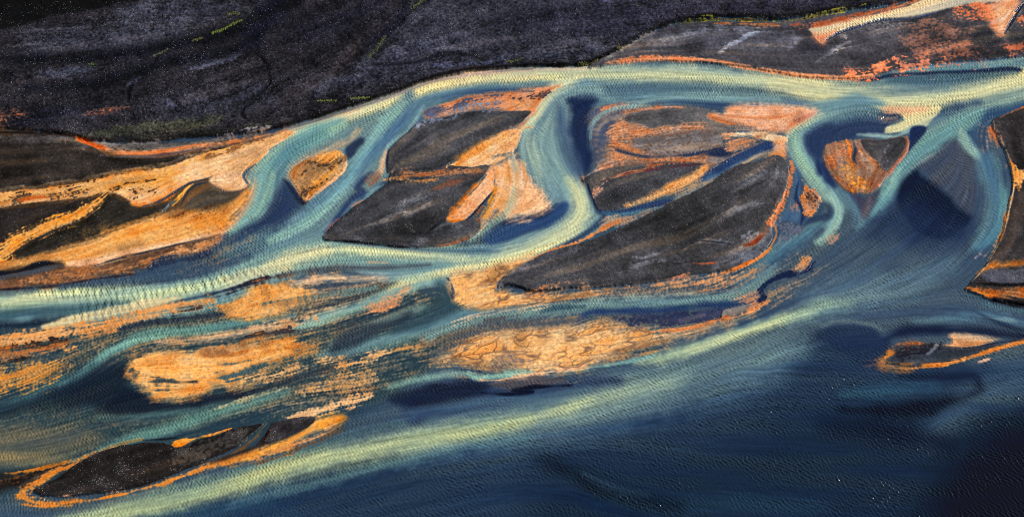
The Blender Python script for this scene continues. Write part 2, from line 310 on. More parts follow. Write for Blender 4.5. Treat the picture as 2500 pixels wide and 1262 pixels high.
# ---- tributary top right
poly('G', '#3d3b40', 'F 1440,168 1454,152 1514,124 1566,93 1618,72 1660,62 1723,56 1800,55 1900,57 2009,42 2114,28 2218,10 2300,-40 2400,-60 3000,-60 3000,110 2500,140 2430,147 2330,152 2250,162 2200,170 2130,186 2080,193 1990,191 1900,179 1800,163 1700,153 1600,149 1520,155', f=5, n=2, h=.9, bank=5, thing='terrace', stone=.25)
poly('G', '#4b4b55', 'F 1560,108 1620,82 1700,74 1850,72 1930,80 1960,95 1900,115 1800,118 1700,112 1600,125', f=24, n=10, o=.7)
line('G', '#6c717c', 'A3 1190,290 1350,260 1500,215 1700,210 1850,220', w=6, f=14, n=8, o=.5)
line('G', '#8a8d98', 'A3 1590,385 1680,320 1780,270 1860,220', w=6, f=8, n=4, o=.7)
line('G', '#777e8e', 'A4 0,310 80,260 180,215', w=8, f=10, n=4, o=.6)
line('G', '#75798a', 'A4 370,350 420,300 470,240', w=8, f=16, n=4, o=.6)
line('G', '#7a7b86', 'A4 560,440 620,400 700,340 780,310', w=7, f=10, n=5, o=.6)
line('G', '#8d8580', 'A4 690,250 740,270 760,310 700,360', w=8, f=14, n=7, o=.5)
poly('G', '#2a2a31', 'A4 450,300 520,290 600,330 640,380 560,420 440,390', f=20, n=6, o=.8)
line('G', '#64615f', 'A4 900,180 1050,150 1200,140 1300,180 1450,200', w=26, f=34, n=8, o=.6, cov=.6)
poly('G', '#93513c', 'A4 770,535 930,505 1060,455 1150,400 1200,330 1230,230 1340,210 1450,260 1600,290 1700,330 1880,350 2008,300 2300,250 2300,370 2008,385 1800,412 1500,440 1300,462 1100,485 950,540', f=40, n=14, cov=.52, thing='redflat')
poly('G', '#6a4a40', 'A4 1150,350 1180,200 1300,130 1480,140 1600,220 1760,210 1650,260 1640,300 1800,330 1500,370 1300,400', f=50, n=10, cov=.5)
line('G', '#b56647', 'A4 780,535 930,510 1000,470 1120,430 1200,395', w=12, f=10, n=5, cov=.75)
line('G', '#b56c50', 'A4 1120,475 1250,455 1350,455 1450,430', w=11, f=12, n=6, cov=.75)
line('G', '#ab5a3c', 'A4 1930,350 2008,320 2200,290', w=22, f=14, n=6, cov=.8)
line('G', '#a25638', 'A4 1500,70 1600,95 1700,120 1720,60', w=26, f=18, n=6, cov=.7)
poly('G', '#25252b', 'A4 1640,260 1750,200 1800,230 1850,270 1800,320 1680,320', f=14, n=6, cov=.75)
poly('G', '#2f3033', 'A4 1880,240 1950,220 2100,210 2200,280 2008,300 1930,310', f=14, n=6, o=.9)
poly('W', '#e0caa2', 'A4 495,214 600,190 800,143 1000,112 1200,52 1330,0 1450,-70 2300,-200 2300,-40 2008,-10 1900,20 1760,30 1640,35 1500,68 1300,112 1180,136 1000,150 850,190 720,230 640,270 600,318 560,292 525,250', f=6, n=2)
poly('S', '#c9714a', 'A4 525,245 580,262 690,235 640,270 600,318 560,292', f=12, n=4)
line('S', '#8f4a36', 'A4 430,212 520,190 650,178', w=7, f=6, n=3)
line('S', '#c57a52', 'A4 480,200 700,160 900,115 1080,65 1200,20 1300,-30', w=9, f=8, n=3, cov=.8)
line('S', '#a05f48', 'A4 380,190 600,165 800,125 1000,70 1150,20', w=6, f=6, n=3, cov=.7)
line('W', '#24375c', 'A4 620,290 720,235 850,195 1000,152 1180,140 1320,115 1500,72', w=6, f=5, n=2)
poly('S', '#e2875c', 'A4 1640,40 1750,30 1900,20 1970,30 1950,90 1900,165 1880,220 1845,252 1800,230 1770,180 1730,140 1720,80', f=8, n=4, thing='fan')
poly('S', '#ecc7a4', 'A4 1800,60 1940,20 1940,90 1890,170 1860,230 1830,225 1810,150', f=22, n=4)
line('W', '#1e2b4b', 'A4 2060,-20 1970,70 1925,150 1870,240', w=8, f=5, n=2)
line('G', '#ad6242', 'A4 1960,130 2010,140 2150,120', w=24, f=14, n=6, cov=.55)
line('S', '#e79a6c', 'F 1480,158 1560,149 1640,147 1740,151 1800,163 1900,179 2000,190 2080,193 2130,187', w=7, f=5, n=2)
line('S', '#df8e62', 'A3 850,445 1000,425 1200,415 1400,425 1560,440', w=8, f=7, n=3, cov=.8)
# ---- the old gravel plain
poly('G', '#272529', 'F -600,-400 2500,-400 2320,-60 2230,0 2218,3 2114,21 2009,35 1915,49 1870,50 1775,44 1723,48 1653,58 1618,69 1566,91 1514,122 1454,150 1416,160 1374,162 1300,163 1200,171 1158,175 1053,196 994,217 928,241 861,261 774,290 687,315 600,330 523,336 400,346 307,349 216,345 160,333 115,326 0,318 -600,310', f=3, n=1.5, h=1.5, bank=4, thing='plain', stone=1)
poly('G', '#36373f', 'A2 830,470 900,380 1050,200 1200,60 1300,-60 2500,-60 3000,60 2700,200 2500,330 2008,440 1600,490 1300,520', f=60, n=16, o=.8)
poly('G', '#2a2935', 'A3 0,150 500,60 900,50 1500,30 1800,0 2300,0 2300,80 1700,110 1300,150 1000,240 700,280 300,220', f=60, n=16, o=.8)
line('G', '#40424d', 'A2 850,430 1000,400 1200,380 1500,330', w=30, f=44, n=10, o=.6)
line('G', '#40434e', 'A3 0,420 300,400 600,390 800,350', w=30, f=40, n=10, o=.55)
line('G', '#434552', 'A2 500,640 700,600 900,540 1200,500', w=40, f=50, n=10, o=.6)
line('G', '#3e404a', 'A1 900,120 1200,90 1500,70 1750,60', w=50, f=60, n=12, o=.75)
line('G', '#3c3d46', 'A1 200,330 500,300 900,280 1300,220', w=60, f=60, n=14, o=.75)
line('G', '#474a58', 'A1 300,530 500,530 700,500', w=16, f=26, n=8, o=.7)
line('G', '#393b45', 'A1 1100,800 1400,780 1700,700 1900,700', w=50, f=60, n=12, o=.6)
line('G', '#454955', 'A1 1280,510 1450,470 1600,440 1690,395', w=11, f=12, n=5, o=.9)
line('G', '#4c5064', 'A1 900,610 970,560 1000,540', w=9, f=10, n=3, o=.8)
poly('G', '#08080d', 'A1 -900,-300 1200,-300 1000,0 850,40 500,105 350,130 200,180 0,225 -900,420', f=12, n=4)  # black corner: vignette darkening painted into the gravel colour
line('G', '#101119', 'A1 0,430 400,430 900,390 1200,330 1500,280 1700,200', w=22, f=24, n=8, o=.85)
line('G', '#12131b', 'A1 200,640 700,600 950,520 1200,450 1550,390 1720,340', w=24, f=24, n=8, o=.85)
line('G', '#13141f', 'A2 400,-60 250,60 130,150 60,260 20,350', w=56, f=34, n=8, o=.9)
line('G', '#15161f', 'A2 1120,-30 1105,100 1060,180 950,260 850,340', w=17, f=18, n=5, o=.9)
line('G', '#191a26', 'A2 900,30 700,130 500,200 300,240', w=60, f=80, n=12, o=.6)
line('G', '#1a1b25', 'A1 0,860 150,880 300,830 700,770', w=30, f=30, n=8, o=.8)
line('G', '#15151c', 'A2 900,470 1150,460 1300,420 1500,395 1700,440', w=9, f=10, n=4, o=.85)
line('G', '#0b0c14', 'A1 1790,390 1840,430 1870,490 1890,580 1850,650 1770,720 1690,800 1740,860', w=5, f=8, n=4, o=.75, dh=-1.0)
line('G', '#0b0c14', 'A1 1180,690 1240,740 1275,790 1265,840', w=4, f=8, n=4, o=.7, dh=-.8)
line('G', '#0d0e15', 'A1 900,720 905,650 930,600', w=9, f=8, n=2, dh=-.7)
line('G', '#0f1018', 'A1 1000,780 1010,830', w=5, f=6, n=2, dh=-.5)
line('G', '#34364a', 'A1 1180,730 1220,780 1240,830', w=7, f=8, n=3, o=.8)
line('G', '#3b3d4f', 'A3 780,0 850,50 950,80 1050,60', w=8, f=8, n=3, o=.8)
line('G', '#45485c', 'A2 1300,480 1700,455 1950,470', w=10, f=12, n=5, o=.7)
line('G', '#3a3b2c', 'A1 600,975 800,940 1000,915 1300,900 1550,840', w=24, f=22, n=8, o=.8)
line('G', '#2a2a24', 'A1 700,985 1100,975 1500,940 1900,880', w=12, f=12, n=4, o=.8)
line('S', '#a5664a', 'A1 600,810 700,795 800,785 910,770', w=8, f=10, n=3, cov=.6)
line('S', '#9a5f46', 'A1 -200,850 0,830 100,820 180,815', w=18, f=18, n=4, cov=.55)
line('S', '#d0743c', 'A1 0,860 40,855', w=7, f=7, n=3, cov=.8)
line('G', '#6a6468', 'A2 0,960 250,912 500,845 750,765 940,705 1130,638 1300,578 1600,518 2008,482', w=6, f=5, n=1.5, o=.9)
line('G', '#0c0a0c', 'A2 -600,975 0,942 250,895 500,825 750,742 940,685 1130,615 1300,555 1600,495 2008,462 A3 300,468 620,458 740,425 900,345 1050,252', w=5, f=5, n=2, o=.9)  # shadow line of the bank facing the viewer, painted as a black stroke
line('G', '#0d0d10', 'A3 1050,250 1200,190 1300,155 1500,130 1700,118 1900,125 A4 230,135 400,115 700,75 1000,35', w=7, f=6, n=2, o=.85)  # same bank shade carried on as a dark painted stroke
line('G', '#6d6a20', 'A3 1290,175 1400,155 1600,140 1800,145 2000,152', w=7, f=5, n=3, cov=.6)
line('G', '#8d7c22', 'A4 -50,145 50,148 170,155', w=8, f=5, n=3, cov=.7)
line('G', '#726a2c', 'A4 280,165 450,140 700,95 900,60', w=6, f=6, n=3, cov=.55)
line('S', '#a8714a', 'A3 1550,175 1750,178 2008,190 A4 100,190 300,185', w=6, f=6, n=3, cov=.7)
line('G', '#6b6660', 'A3 800,430 950,340 1080,260 1200,210', w=7, f=8, n=3, o=.7)
poly('G', '#4d3826', 'F -400,316 60,321 150,332 220,346 300,350 520,343 690,322 650,365 610,395 600,440 612,470 590,520 540,570 500,600 380,640 250,670 0,705 -400,740', f=16, n=4, h=.12, bank=10)
# ---- terrace on the left below the plain
poly('G', '#2a2523', 'F -600,322 0,327 60,326 115,329 190,338 218,356 262,380 310,385 390,388 470,377 420,398 383,409 261,430 122,452 0,466 -600,530', f=5, n=2, h=.9, bank=6, thing='leftbank', stone=.35)
line('G', '#4a4645', 'A1 -200,970 100,980 300,985 500,1000 600,1040', w=13, f=22, n=5, o=.8)
line('G', '#15100f', 'A1 -200,935 100,930 330,945 480,965 620,995', w=7, f=6, n=2)
line('G', '#5f554c', 'B1 -300,215 0,190 350,148 750,80 1100,22 A1 1300,1105 1450,1060', w=6, f=6, n=2, o=.9)
line('G', '#2a2325', 'B1 -300,230 0,203 350,162 750,95 1100,35 A1 1300,1120 1500,1065', w=5, f=5, n=2)
poly('G', '#6b6561', 'A1 640,1000 800,1005 1100,1000 1500,970 1900,900 1700,975 1300,1040 1000,1060 780,1055 700,1030', f=8, n=3, cov=.9)
line('S', '#e0773a', 'A1 540,985,5 600,1003,10 680,1028,11 760,1050,8', f=6, n=3)
line('S', '#e58e55', 'A1 750,1055 900,1072 1050,1075 1200,1060 1450,1022 1700,985 1850,950 2008,925', w=12, f=8, n=4)
line('S', '#5a4d50', 'A1 700,1095 900,1100 1100,1095 1350,1050 1600,1020 1900,955', w=6, f=6, n=3)
# ---- peach sand apron on the left
poly('S', '#eeb87c', 'F -300,520 -20,474 140,456 262,433 400,409 500,374 600,352 660,333 720,319 690,345 655,370 630,395 612,415 596,424 607,449 593,463 558,466 533,457 509,442 516,433 470,445 439,459 418,473 383,494 349,505 320,501 314,490 265,470 209,480 104,494 0,508 -300,560', f=5, n=3, h=.15, bank=8, thing='apron')
poly('S', '#f5cf9f', 'A1 1400,1190 1600,1080 1800,1010 2050,935 1950,990 1800,1090 1740,1190 B1 1700,100 1500,60 1200,120 1050,130', f=30, n=8, o=.5)
poly('S', '#df9434', 'F -300,505 0,478 140,461 250,440 340,425 430,410 420,440 350,462 260,466 150,474 0,494 -300,540', f=18, n=6, o=.9)
line('S', '#dfa64c', 'A1 1300,1150 1500,1070 1700,1015', w=16, f=16, n=6, cov=.6)
line('G', '#6f4a2c', 'A1 1450,1100 1600,1060 1800,985 1950,945', w=4, f=5, n=6, cov=.6)
line('G', '#2a2422', 'B1 0,265 150,235 330,225 500,200 640,175', w=15, f=14, n=8, cov=.62)
line('G', '#2e2520', 'B1 420,180 600,140 690,140', w=11, f=12, n=7, cov=.5)
line('G', '#30302f', 'B1 0,295 200,285 450,275 620,255', w=10, f=10, n=5, cov=.7)
line('G', '#33261f', 'B1 780,190 900,170 1070,190 900,240', w=14, f=14, n=8, cov=.5)
line('S', '#cc5f1e', 'B1 150,255 250,240 330,245', w=11, f=10, n=4, cov=.6)
line('S', '#dd7d28', 'B1 930,290 1020,285 1130,250 1200,205', w=15, f=10, n=4, cov=.9)
line('G', '#38291f', 'B1 880,140 1000,130 1100,110', w=5, f=6, n=4, cov=.6)
# ---- dark gravel flats and the golden bar on the left
poly('G', '#252120', 'B1 -900,330 0,318 300,290 500,265 690,235 640,270 520,330 400,385 250,430 100,490 0,560 -900,640', f=9, n=4, h=.35, bank=8, thing='flat1', stone=.2)
poly('G', '#2a2622', 'B1 750,205 830,250 900,275 930,302 1020,305 1180,275 1150,330 1000,395 850,450 700,510 550,560 400,615 250,655 100,672 60,640 150,580 270,510 450,440 560,400 640,340 720,270', f=12, n=5, h=.4, bank=8, thing='flat2', stone=.3)
line('S', '#e5a048', 'B1 745,215,7 700,260,16 600,330,28 480,400,32 330,445,32 200,500,32 80,575,36 0,650,40 -300,760,44', f=12, n=5, cov=.9, thing='goldstrip')
line('S', '#b98a50', 'B1 740,260 690,310 640,350 560,395 400,440 280,500', w=4, f=5, n=2)
line('W', '#2c2f35', 'B1 600,385 520,415 430,450 320,500 200,560 110,620', w=7, f=8, n=3, o=.8)
line('G', '#574023', 'B1 450,560 600,500 800,440', w=26, f=24, n=6, o=.5, cov=.5)
poly('S', '#e2a154', 'B1 1150,350 1300,330 1450,320 1580,290 1680,210 1742,170 1748,230 1690,330 1600,425 1540,482 1300,545 1000,612 800,662 620,716 470,722 440,692 330,682 200,705 60,722 -400,790 -400,700 60,690 100,675 250,655 400,615 550,560 700,510 850,450 1000,395', f=9, n=5, h=.2, bank=10, thing='goldbar')
line('S', '#eda54c', 'B1 480,655 700,580 900,500 1050,440 1250,410', w=20, f=24, n=8, o=.8)
line('S', '#eea54a', 'B1 1000,560 1250,510 1400,440 1560,390', w=18, f=20, n=7, o=.75)
poly('S', '#7a5d3c', 'B1 650,620 850,560 1100,560 1000,600 800,640', f=30, n=8, cov=.4)
poly('S', '#6a4f36', 'B1 1150,350 1300,320 1500,300 1650,240 1600,330 1400,370 1250,400', f=24, n=8, cov=.45)
poly('G', '#38332d', 'B1 1290,300 1380,220 1470,165 1600,195 1690,195 1620,260 1500,290 1380,310', f=12, n=6)
line('S', '#efa83a', 'B1 1350,140 1300,190 1250,240 1210,290', w=10, f=5, n=2)
line('W', '#2e3448', 'B1 1480,95 1350,130 1265,172 1200,215 1100,270 1000,302', w=5, f=5, n=2)
line('W', '#2b3340', 'B1 1460,130 1370,150 1310,200 1260,300', w=6, f=5, n=2)
line('W', '#4a5c64', 'B1 1240,255 1190,290 1140,340', w=6, f=5, n=2)
line('W', '#27242a', 'B1 1470,140 1540,180 1600,198 1700,185 1745,145', w=5, f=4, n=1)
poly('S', '#f2c79b', 'B1 1465,118 1520,80 1600,60 1705,70 1738,140 1700,180 1600,188 1530,165', f=7, n=2, o=.9)
line('W', '#33566e', 'B1 1790,5 1730,50 1708,90 1735,140', w=7, f=5, n=2)
line('S', '#e9bb8b', 'B1 1790,110 1760,230 1700,330 1620,430 1540,482', w=12, f=10, n=3, o=.9)
line('S', '#f5caa0', 'B1 1560,475,8 1300,538,12 1000,606,14 800,655,20 620,700,24 480,705,14', f=7, n=2)
line('W', '#2a2a34', 'B1 1500,510 1300,556 1000,625 800,672 640,722', w=5, f=4, n=2)
poly('G', '#5c4030', 'B1 -500,860 0,800 180,765 430,725 640,725 900,665 1130,605 1450,535 1545,500 1540,560 1450,620 1300,650 1100,680 1000,750 700,800 400,850 0,880 -500,930', f=10, n=5, h=.15, bank=8, thing='mottlebank')
poly('S', '#bd8450', 'B1 150,810 420,745 640,740 900,690 1100,650 1000,740 700,790 400,835 200,850', f=16, n=8, cov=.5)
poly('S', '#e0a871', 'B1 1080,690 1250,600 1500,530 1540,560 1440,600 1340,640 1200,640', f=14, n=7, cov=.72)
line('W', '#27324a', 'B1 1540,560 1400,640 1150,690 1000,760', w=22, f=18, n=8, cov=.7)
line('W', '#484b52', 'B1 -400,860 0,795 150,772 300,740 440,708', w=13, f=8, n=2)
line('W', '#15151c', 'B1 -200,770 60,765 200,730 300,700 430,700', w=10, f=8, n=4)
line('G', '#1f1a22', 'B1 -300,915 0,882 400,852 700,803 980,768', w=4, f=5, n=2)
# ---- small orange island between the arms
line('W', '#b7a184', 'A2 800,920 720,990 600,1040 450,1100 340,1170 290,1240', w=16, f=18, n=6, o=.9)
line('W', '#d6b890', 'A2 780,900 740,960 680,1010', w=8, f=9, n=4, o=.7)
poly('S', '#bd8c58', 'F 812,364 832,370 843,384 846,402 838,420 800,450 775,470 752,488 742,497 734,485 722,460 712,440 707,425 728,402 770,380', f=6, n=3, h=.3, bank=7, thing='midisle')
poly('G', '#6e5236', 'F 745,405 790,385 835,380 842,395 800,420 770,440 760,470 742,490 732,470 740,440', f=10, n=6, cov=.7)
poly('S', '#e0a04c', 'F 760,440 790,420 830,405 842,412 800,445 770,468 756,470', f=12, n=6, cov=.8)
line('G', '#3a2a22', 'F 750,400 785,392 820,392 838,400', w=7, f=8, n=7, cov=.7)
line('G', '#3a2a22', 'F 735,430 760,412 790,405 820,415', w=5, f=7, n=6, cov=.7)
line('G', '#33261f', 'F 735,478 748,465 775,455 800,438', w=6, f=8, n=6, cov=.7)
poly('S', '#e5a85c', 'F 775,380 810,370 832,376 820,388 780,395', f=10, n=6, cov=.7)
line('S', '#eeb98a', 'F 847,396 838,420 802,450 776,470 752,488', w=6, f=5, n=2)
line('S', '#d3ad86', 'F 707,425 718,450 732,478', w=6, f=6, n=2)
line('G', '#1a1a24', 'F 715,455 728,475 742,498 752,492', w=5, f=5, n=2)
# ---- upper centre island and its bars
poly('S', '#d9946a', 'A2 1245,800 1260,775 1330,750 1450,700 1650,660 1850,650 2008,640 A3 200,625 480,600 400,650 345,720 300,790 200,870 180,790 0,790 A2 1800,780 1600,775 1400,820 1270,835', f=7, n=4, h=.25, bank=8, thing='upperbar')
line('G', '#4e5568', 'A2 1290,815 1400,790 1600,740 1820,720', w=11, f=12, n=5, cov=.75)
line('G', '#383c4c', 'A2 1320,760 1430,765 1500,730 1650,690 1800,670', w=9, f=9, n=5, cov=.65)
poly('G', '#3d4560', 'A2 1245,800 1270,765 1330,755 1420,770 1300,820', f=8, n=3, o=.85)
poly('S', '#de8a40', 'A3 100,720 200,690 340,680 310,740 230,775 130,770', f=12, n=5, cov=.8)
line('G', '#3a2f34', 'A3 150,690 220,700 330,670 420,640', w=12, f=10, n=6, cov=.55)
poly('G', '#39393d', 'A2 990,1200 996,1080 1050,1010 1150,920 1250,850 1400,820 1600,778 1800,785 1995,780 1960,835 1900,885 1700,975 1650,1035 1500,1112 1412,1160 1400,1192 1200,1210 1020,1216', f=4, n=1.5, h=.6, bank=4, thing='isleA', stone=.12)
line('G', '#545a68', 'A2 1200,870 1350,845 1500,800 1650,770 1800,765', w=12, f=14, n=6, cov=.7)
line('S', '#c98a62', 'A3 350,700 290,790 220,870 160,890', w=5, f=5, n=2)
line('S', '#b7906e', 'A2 1910,890 1705,985 1650,1045 1505,1122 1410,1170', w=4, f=4, n=1)
line('S', '#dfb490', 'A2 985,1060 960,1130 945,1200 B2 930,60 905,110', w=11, f=7, n=2)
line('W', '#23304c', 'A2 1000,1050 988,1120 990,1210', w=5, f=4, n=1)  # shade of the left-facing island bank, painted as a dark edge
poly('S', '#7d5c50', 'B2 830,125 870,70 930,50 920,110 880,150 850,150', f=8, n=4, cov=.7)
poly('S', '#f2c48f', 'A2 1410,1165 1500,1116 1600,1050 1690,985 1800,928 1900,905 2008,893 A3 130,895 210,900 190,990 140,1080 60,1100 0,1100 A2 1880,1065 1740,1150 1600,1177 1490,1177 1420,1197', f=6, n=2, h=.2, bank=8, thing='peachbar')
line('S', '#e9a44e', 'A2 1440,1165 1560,1090 1700,1010 1800,960', w=14, f=16, n=5, o=.8)
line('S', '#e79a35', 'A2 1415,1190 1450,1180 1500,1150', w=8, f=7, n=3)
poly('S', '#f1c194', 'B2 1720,30 1745,5 A2 1800,1130 1900,1080 A3 0,1105 110,1090 220,1150 B3 225,20 300,130 405,270 415,310 270,360 130,388 B2 1990,400 1830,388 1760,330 1640,460 1650,380 1700,300 1740,180 1735,80', f=12, n=6, h=.2, bank=10, thing='grainbar')
poly('S', '#d8a25e', 'B2 1770,60 1850,30 1900,150 1850,300 1780,380 1740,300 1790,180', f=24, n=8, cov=.55)
line('S', '#dd9a38', 'B2 1750,160 1720,260 1690,330 1650,420', w=14, f=12, n=5, cov=.85)
line('W', '#c9c7b0', 'A3 120,1090 160,1150 170,1262 B3 170,80 165,190', w=15, f=18, n=4, o=.35)
line('W', '#93b3a6', 'B2 1880,170 1860,280 1800,370 1700,440 1620,500 1560,530', w=17, f=18, n=4, o=.6)
line('W', '#86a9a8', 'A3 150,1060 150,1130 170,1200', w=8, f=10, n=4, o=.5)
# ---- centre island
poly('G', '#37373b', 'B2 558,536 560,480 640,400 740,315 850,240 920,190 1000,125 1020,60 1200,50 1400,40 1420,15 1500,20 1600,25 1705,10 1680,75 1600,170 1500,300 1412,390 1440,415 1540,395 1640,385 1640,470 1560,528 1440,568 1330,583 1200,590 1060,580 900,562 700,545', f=4, n=1.5, h=.6, bank=4, thing='isleB', stone=.3)
poly('G', '#2c2b2d', 'B2 860,520 1000,430 1200,330 1350,240 1450,260 1380,380 1200,500 1000,550', f=30, n=8, o=.8)
line('G', '#5c5d62', 'B2 780,520 950,410 1100,300 1200,270 1300,220', w=8, f=14, n=6, o=.6)
line('G', '#55565e', 'B2 1180,560 1300,500 1400,420 1500,430', w=12, f=16, n=6, o=.6)
line('G', '#60616a', 'B2 1130,370 1230,320 1320,260', w=6, f=10, n=5, o=.5)
line('G', '#101014', 'B2 1240,510 1330,440 1400,400', w=4, f=5, n=2)
line('G', '#141418', 'B2 560,538 700,546 900,564 1060,582 1200,592', w=4, f=4, n=1)  # shade on the viewer-facing lower bank, painted as a thin dark line
line('S', '#bc8158', 'B2 1020,75 1150,68 1300,85 1450,60 1640,60', w=13, f=10, n=5, cov=.62)
line('S', '#cf9b62', 'B2 960,115 1050,115 1200,125 1350,115', w=8, f=9, n=4, cov=.7)
line('G', '#4a3027', 'B2 1310,190 1400,160 1500,120 1640,80', w=9, f=8, n=4, cov=.7)
line('S', '#b77a70', 'B2 560,500 580,450 650,390', w=6, f=6, n=3)
line('S', '#c89072', 'B2 740,300 790,270 830,255', w=7, f=6, n=3)
poly('S', '#f0b98d', 'B2 1408,392 1440,350 1500,290 1560,220 1640,140 1695,60 1725,30 1735,80 1730,180 1660,265 1560,372 1500,398 1445,410', f=5, n=2, h=.25, bank=7, thing='tongue')
line('S', '#e3862c', 'B2 1412,395 1470,320 1540,240 1600,170 1650,120', w=8, f=7, n=3)
line('S', '#e2902f', 'B2 1410,395 1450,405 1530,395', w=7, f=6, n=2)
line('W', '#1d2030', 'B2 1725,200 1660,275 1570,375 1520,410', w=5, f=4, n=2)
line('S', '#8b5a3c', 'B2 1660,300 1620,360 1640,430', w=14, f=10, n=5, cov=.6)
line('S', '#bb6f4a', 'B2 1330,582 1440,567 1560,527', w=3, f=4, n=1)
# ---- mixed bar right of the S-bend
poly('S', '#7f6d66', 'A3 690,830 740,760 820,745 950,715 1050,745 1250,750 1500,770 1650,880 1695,920 1620,945 1615,1000 1640,1060 1700,1090 1560,1170 1500,1230 1300,1200 1000,1262 B3 700,150 640,100 A3 690,1200 725,1100 695,1000', f=12, n=6, h=.15, bank=8, thing='mixedbar')
poly('W', '#44506c', 'A3 690,800 760,750 900,700 1050,740 930,790 880,850 830,1000 790,1120 700,1180 700,900', f=20, n=7, cov=.6)
poly('S', '#d59a72', 'A3 830,930 890,840 960,785 1050,850 1150,915 1280,885 1420,880 1500,900 1300,930 1100,965 950,970 840,1020', f=16, n=8, cov=.75)
poly('S', '#cf966e', 'A3 840,1040 950,980 1050,1050 1250,1090 1550,1110 1600,1140 1300,1160 1000,1130 820,1170 730,1220', f=14, n=8, cov=.75)
poly('G', '#4a494b', 'A3 920,845 990,785 1250,758 1480,765 1600,830 1690,920 1560,890 1400,875 1250,888 1150,915 1060,880', f=8, n=4, o=.95, thing='eye')
poly('G', '#595352', 'A3 1000,975 1150,955 1350,930 1620,900 1625,985 1500,1050 1300,1085 1120,1075 1020,1030', f=16, n=6, cov=.85)
line('S', '#d59a72', 'A3 1060,950 1250,895 1400,880 1520,895', w=7, f=10, n=5, cov=.7)
line('W', '#86a5a8', 'A3 1050,740 930,745 820,775 740,830 700,890 690,980', w=11, f=8, n=3)
line('S', '#da8c60', 'A3 770,775 850,740 950,725', w=9, f=8, n=4, cov=.7)
line('S', '#d28560', 'A3 960,790 1050,770 1250,752 1350,755', w=4, f=5, n=2)
line('W', '#1d2a48', 'A3 870,1050 950,1075 1050,1095 1210,1100', w=8, f=8, n=3)
line('W', '#27304c', 'A3 1210,1095 1400,1085 1530,1055 1620,1040', w=6, f=6, n=3)
poly('W', '#1c2646', 'A3 1500,1080 1580,1040 1640,1045 1690,1080 1600,1110', f=10, n=5)
poly('S', '#e6aa84', 'A3 1522,812 1560,783 1620,800 A4 -50,735 200,722 450,740 560,762 555,800 430,870 345,930 200,922 0,905 A3 1850,905 1700,865 1580,835', f=10, n=4, h=.15, bank=8, thing='pinkbar')
line('S', '#dd8450', 'A3 1700,870 1620,850 1530,815 1560,785', w=6, f=6, n=2)
line('W', '#54718a', 'A4 -100,725 200,715 450,735', w=16, f=22, n=8, cov=.55)
poly('S', '#b5857a', 'A4 400,820 560,760 560,800 450,860', f=12, n=5, cov=.5)
poly('S', '#ead4b2', 'A3 1605,940 1800,924 2008,928 A4 200,935 345,960 340,1000 290,1010 200,985 100,962 0,952 A3 1850,955 1700,960', f=6, n=2, h=.12, bank=6, thing='spit')
line('S', '#e58b5a', 'A3 1610,945 1700,935', w=5, f=5, n=2)
poly('S', '#c88a62', 'A3 1620,960 1800,960 1900,985 1850,1020 1700,1085 1650,1050 1630,1000', f=10, n=6, cov=.7)
poly('W', '#253a66', 'A3 1985,1020 1940,988 1860,1015 1700,1090 1600,1150 1520,1200 1440,1262 B3 1440,130 1500,140 1560,110 1680,40 A3 1850,1090 1970,1055', f=8, n=3)
line('W', '#41688c', 'A3 1900,1060 1750,1140 1620,1220 B3 1540,90 1480,130', w=17, f=14, n=3, o=.9)
poly('S', '#eeb58c', 'A4 270,1000 340,995 350,1080 320,1110 240,1130 200,1145 240,1070', f=8, n=4)
poly('S', '#dd8038', 'A4 240,1070 320,1060 330,1110 240,1130 200,1145', f=12, n=4, o=.9)
line('S', '#d2ac80', 'A3 1970,1060 1850,1100 1700,1190 1600,1262 B3 1500,150 1300,250', w=10, f=8, n=3)
# ---- dark island between the blue creeks
poly('G', '#38383c', 'B3 642,104 750,52 900,25 1100,5 1300,-15 1500,5 1490,55 1350,125 1150,210 950,302 820,326 745,322 712,250 680,160', f=5, n=2, h=.5, bank=4, thing='isleC', stone=.6)
poly('G', '#2a2a2e', 'B3 780,290 820,200 950,130 1100,110 1050,180 900,270', f=16, n=5, o=.8)
line('S', '#c6744a', 'B3 830,108 900,90 1000,62 1100,55', w=8, f=5, n=2)
line('G', '#3d2228', 'B3 800,130 900,98 1000,68 1150,45 1300,25 1500,0', w=6, f=6, n=4)
line('S', '#b87a58', 'A3 1050,1190 1200,1160 1400,1140 1600,1140', w=6, f=6, n=4, cov=.7)
line('S', '#dba184', 'B3 640,105 720,55 850,15', w=6, f=6, n=3)
line('S', '#c99b84', 'B3 715,240 740,190 800,130', w=8, f=8, n=4, cov=.7)
line('S', '#e2a868', 'B3 940,300,4 1050,262,9 1150,225,14 1300,155,22 1420,95,22 1500,25,10', f=7, n=4, thing='creekbar')
poly('S', '#b79a78', 'B3 1280,250 1400,130 1470,110 1450,150 1520,150 1400,220', f=10, n=6, cov=.6)
line('W', '#5d7f92', 'B3 1230,270 1350,225 1480,150', w=10, f=10, n=4, o=.7)
poly('W', '#233a68', 'B3 750,330 900,330 1030,295 1200,250 1280,255 1200,300 1100,330 950,362 850,360 780,350', f=7, n=3)
line('W', '#3f7090', 'B3 780,345 900,355 1050,335 1200,300', w=9, f=8, n=3)
poly('S', '#b69680', 'B3 820,370 950,370 1100,330 1250,270 1400,215 1250,300 1000,410 850,440 760,450', f=10, n=5, cov=.7)
line('S', '#df8a48', 'B3 900,400 780,460 650,530 550,575 450,602 300,660 130,720', w=8, f=6, n=3, cov=.95)
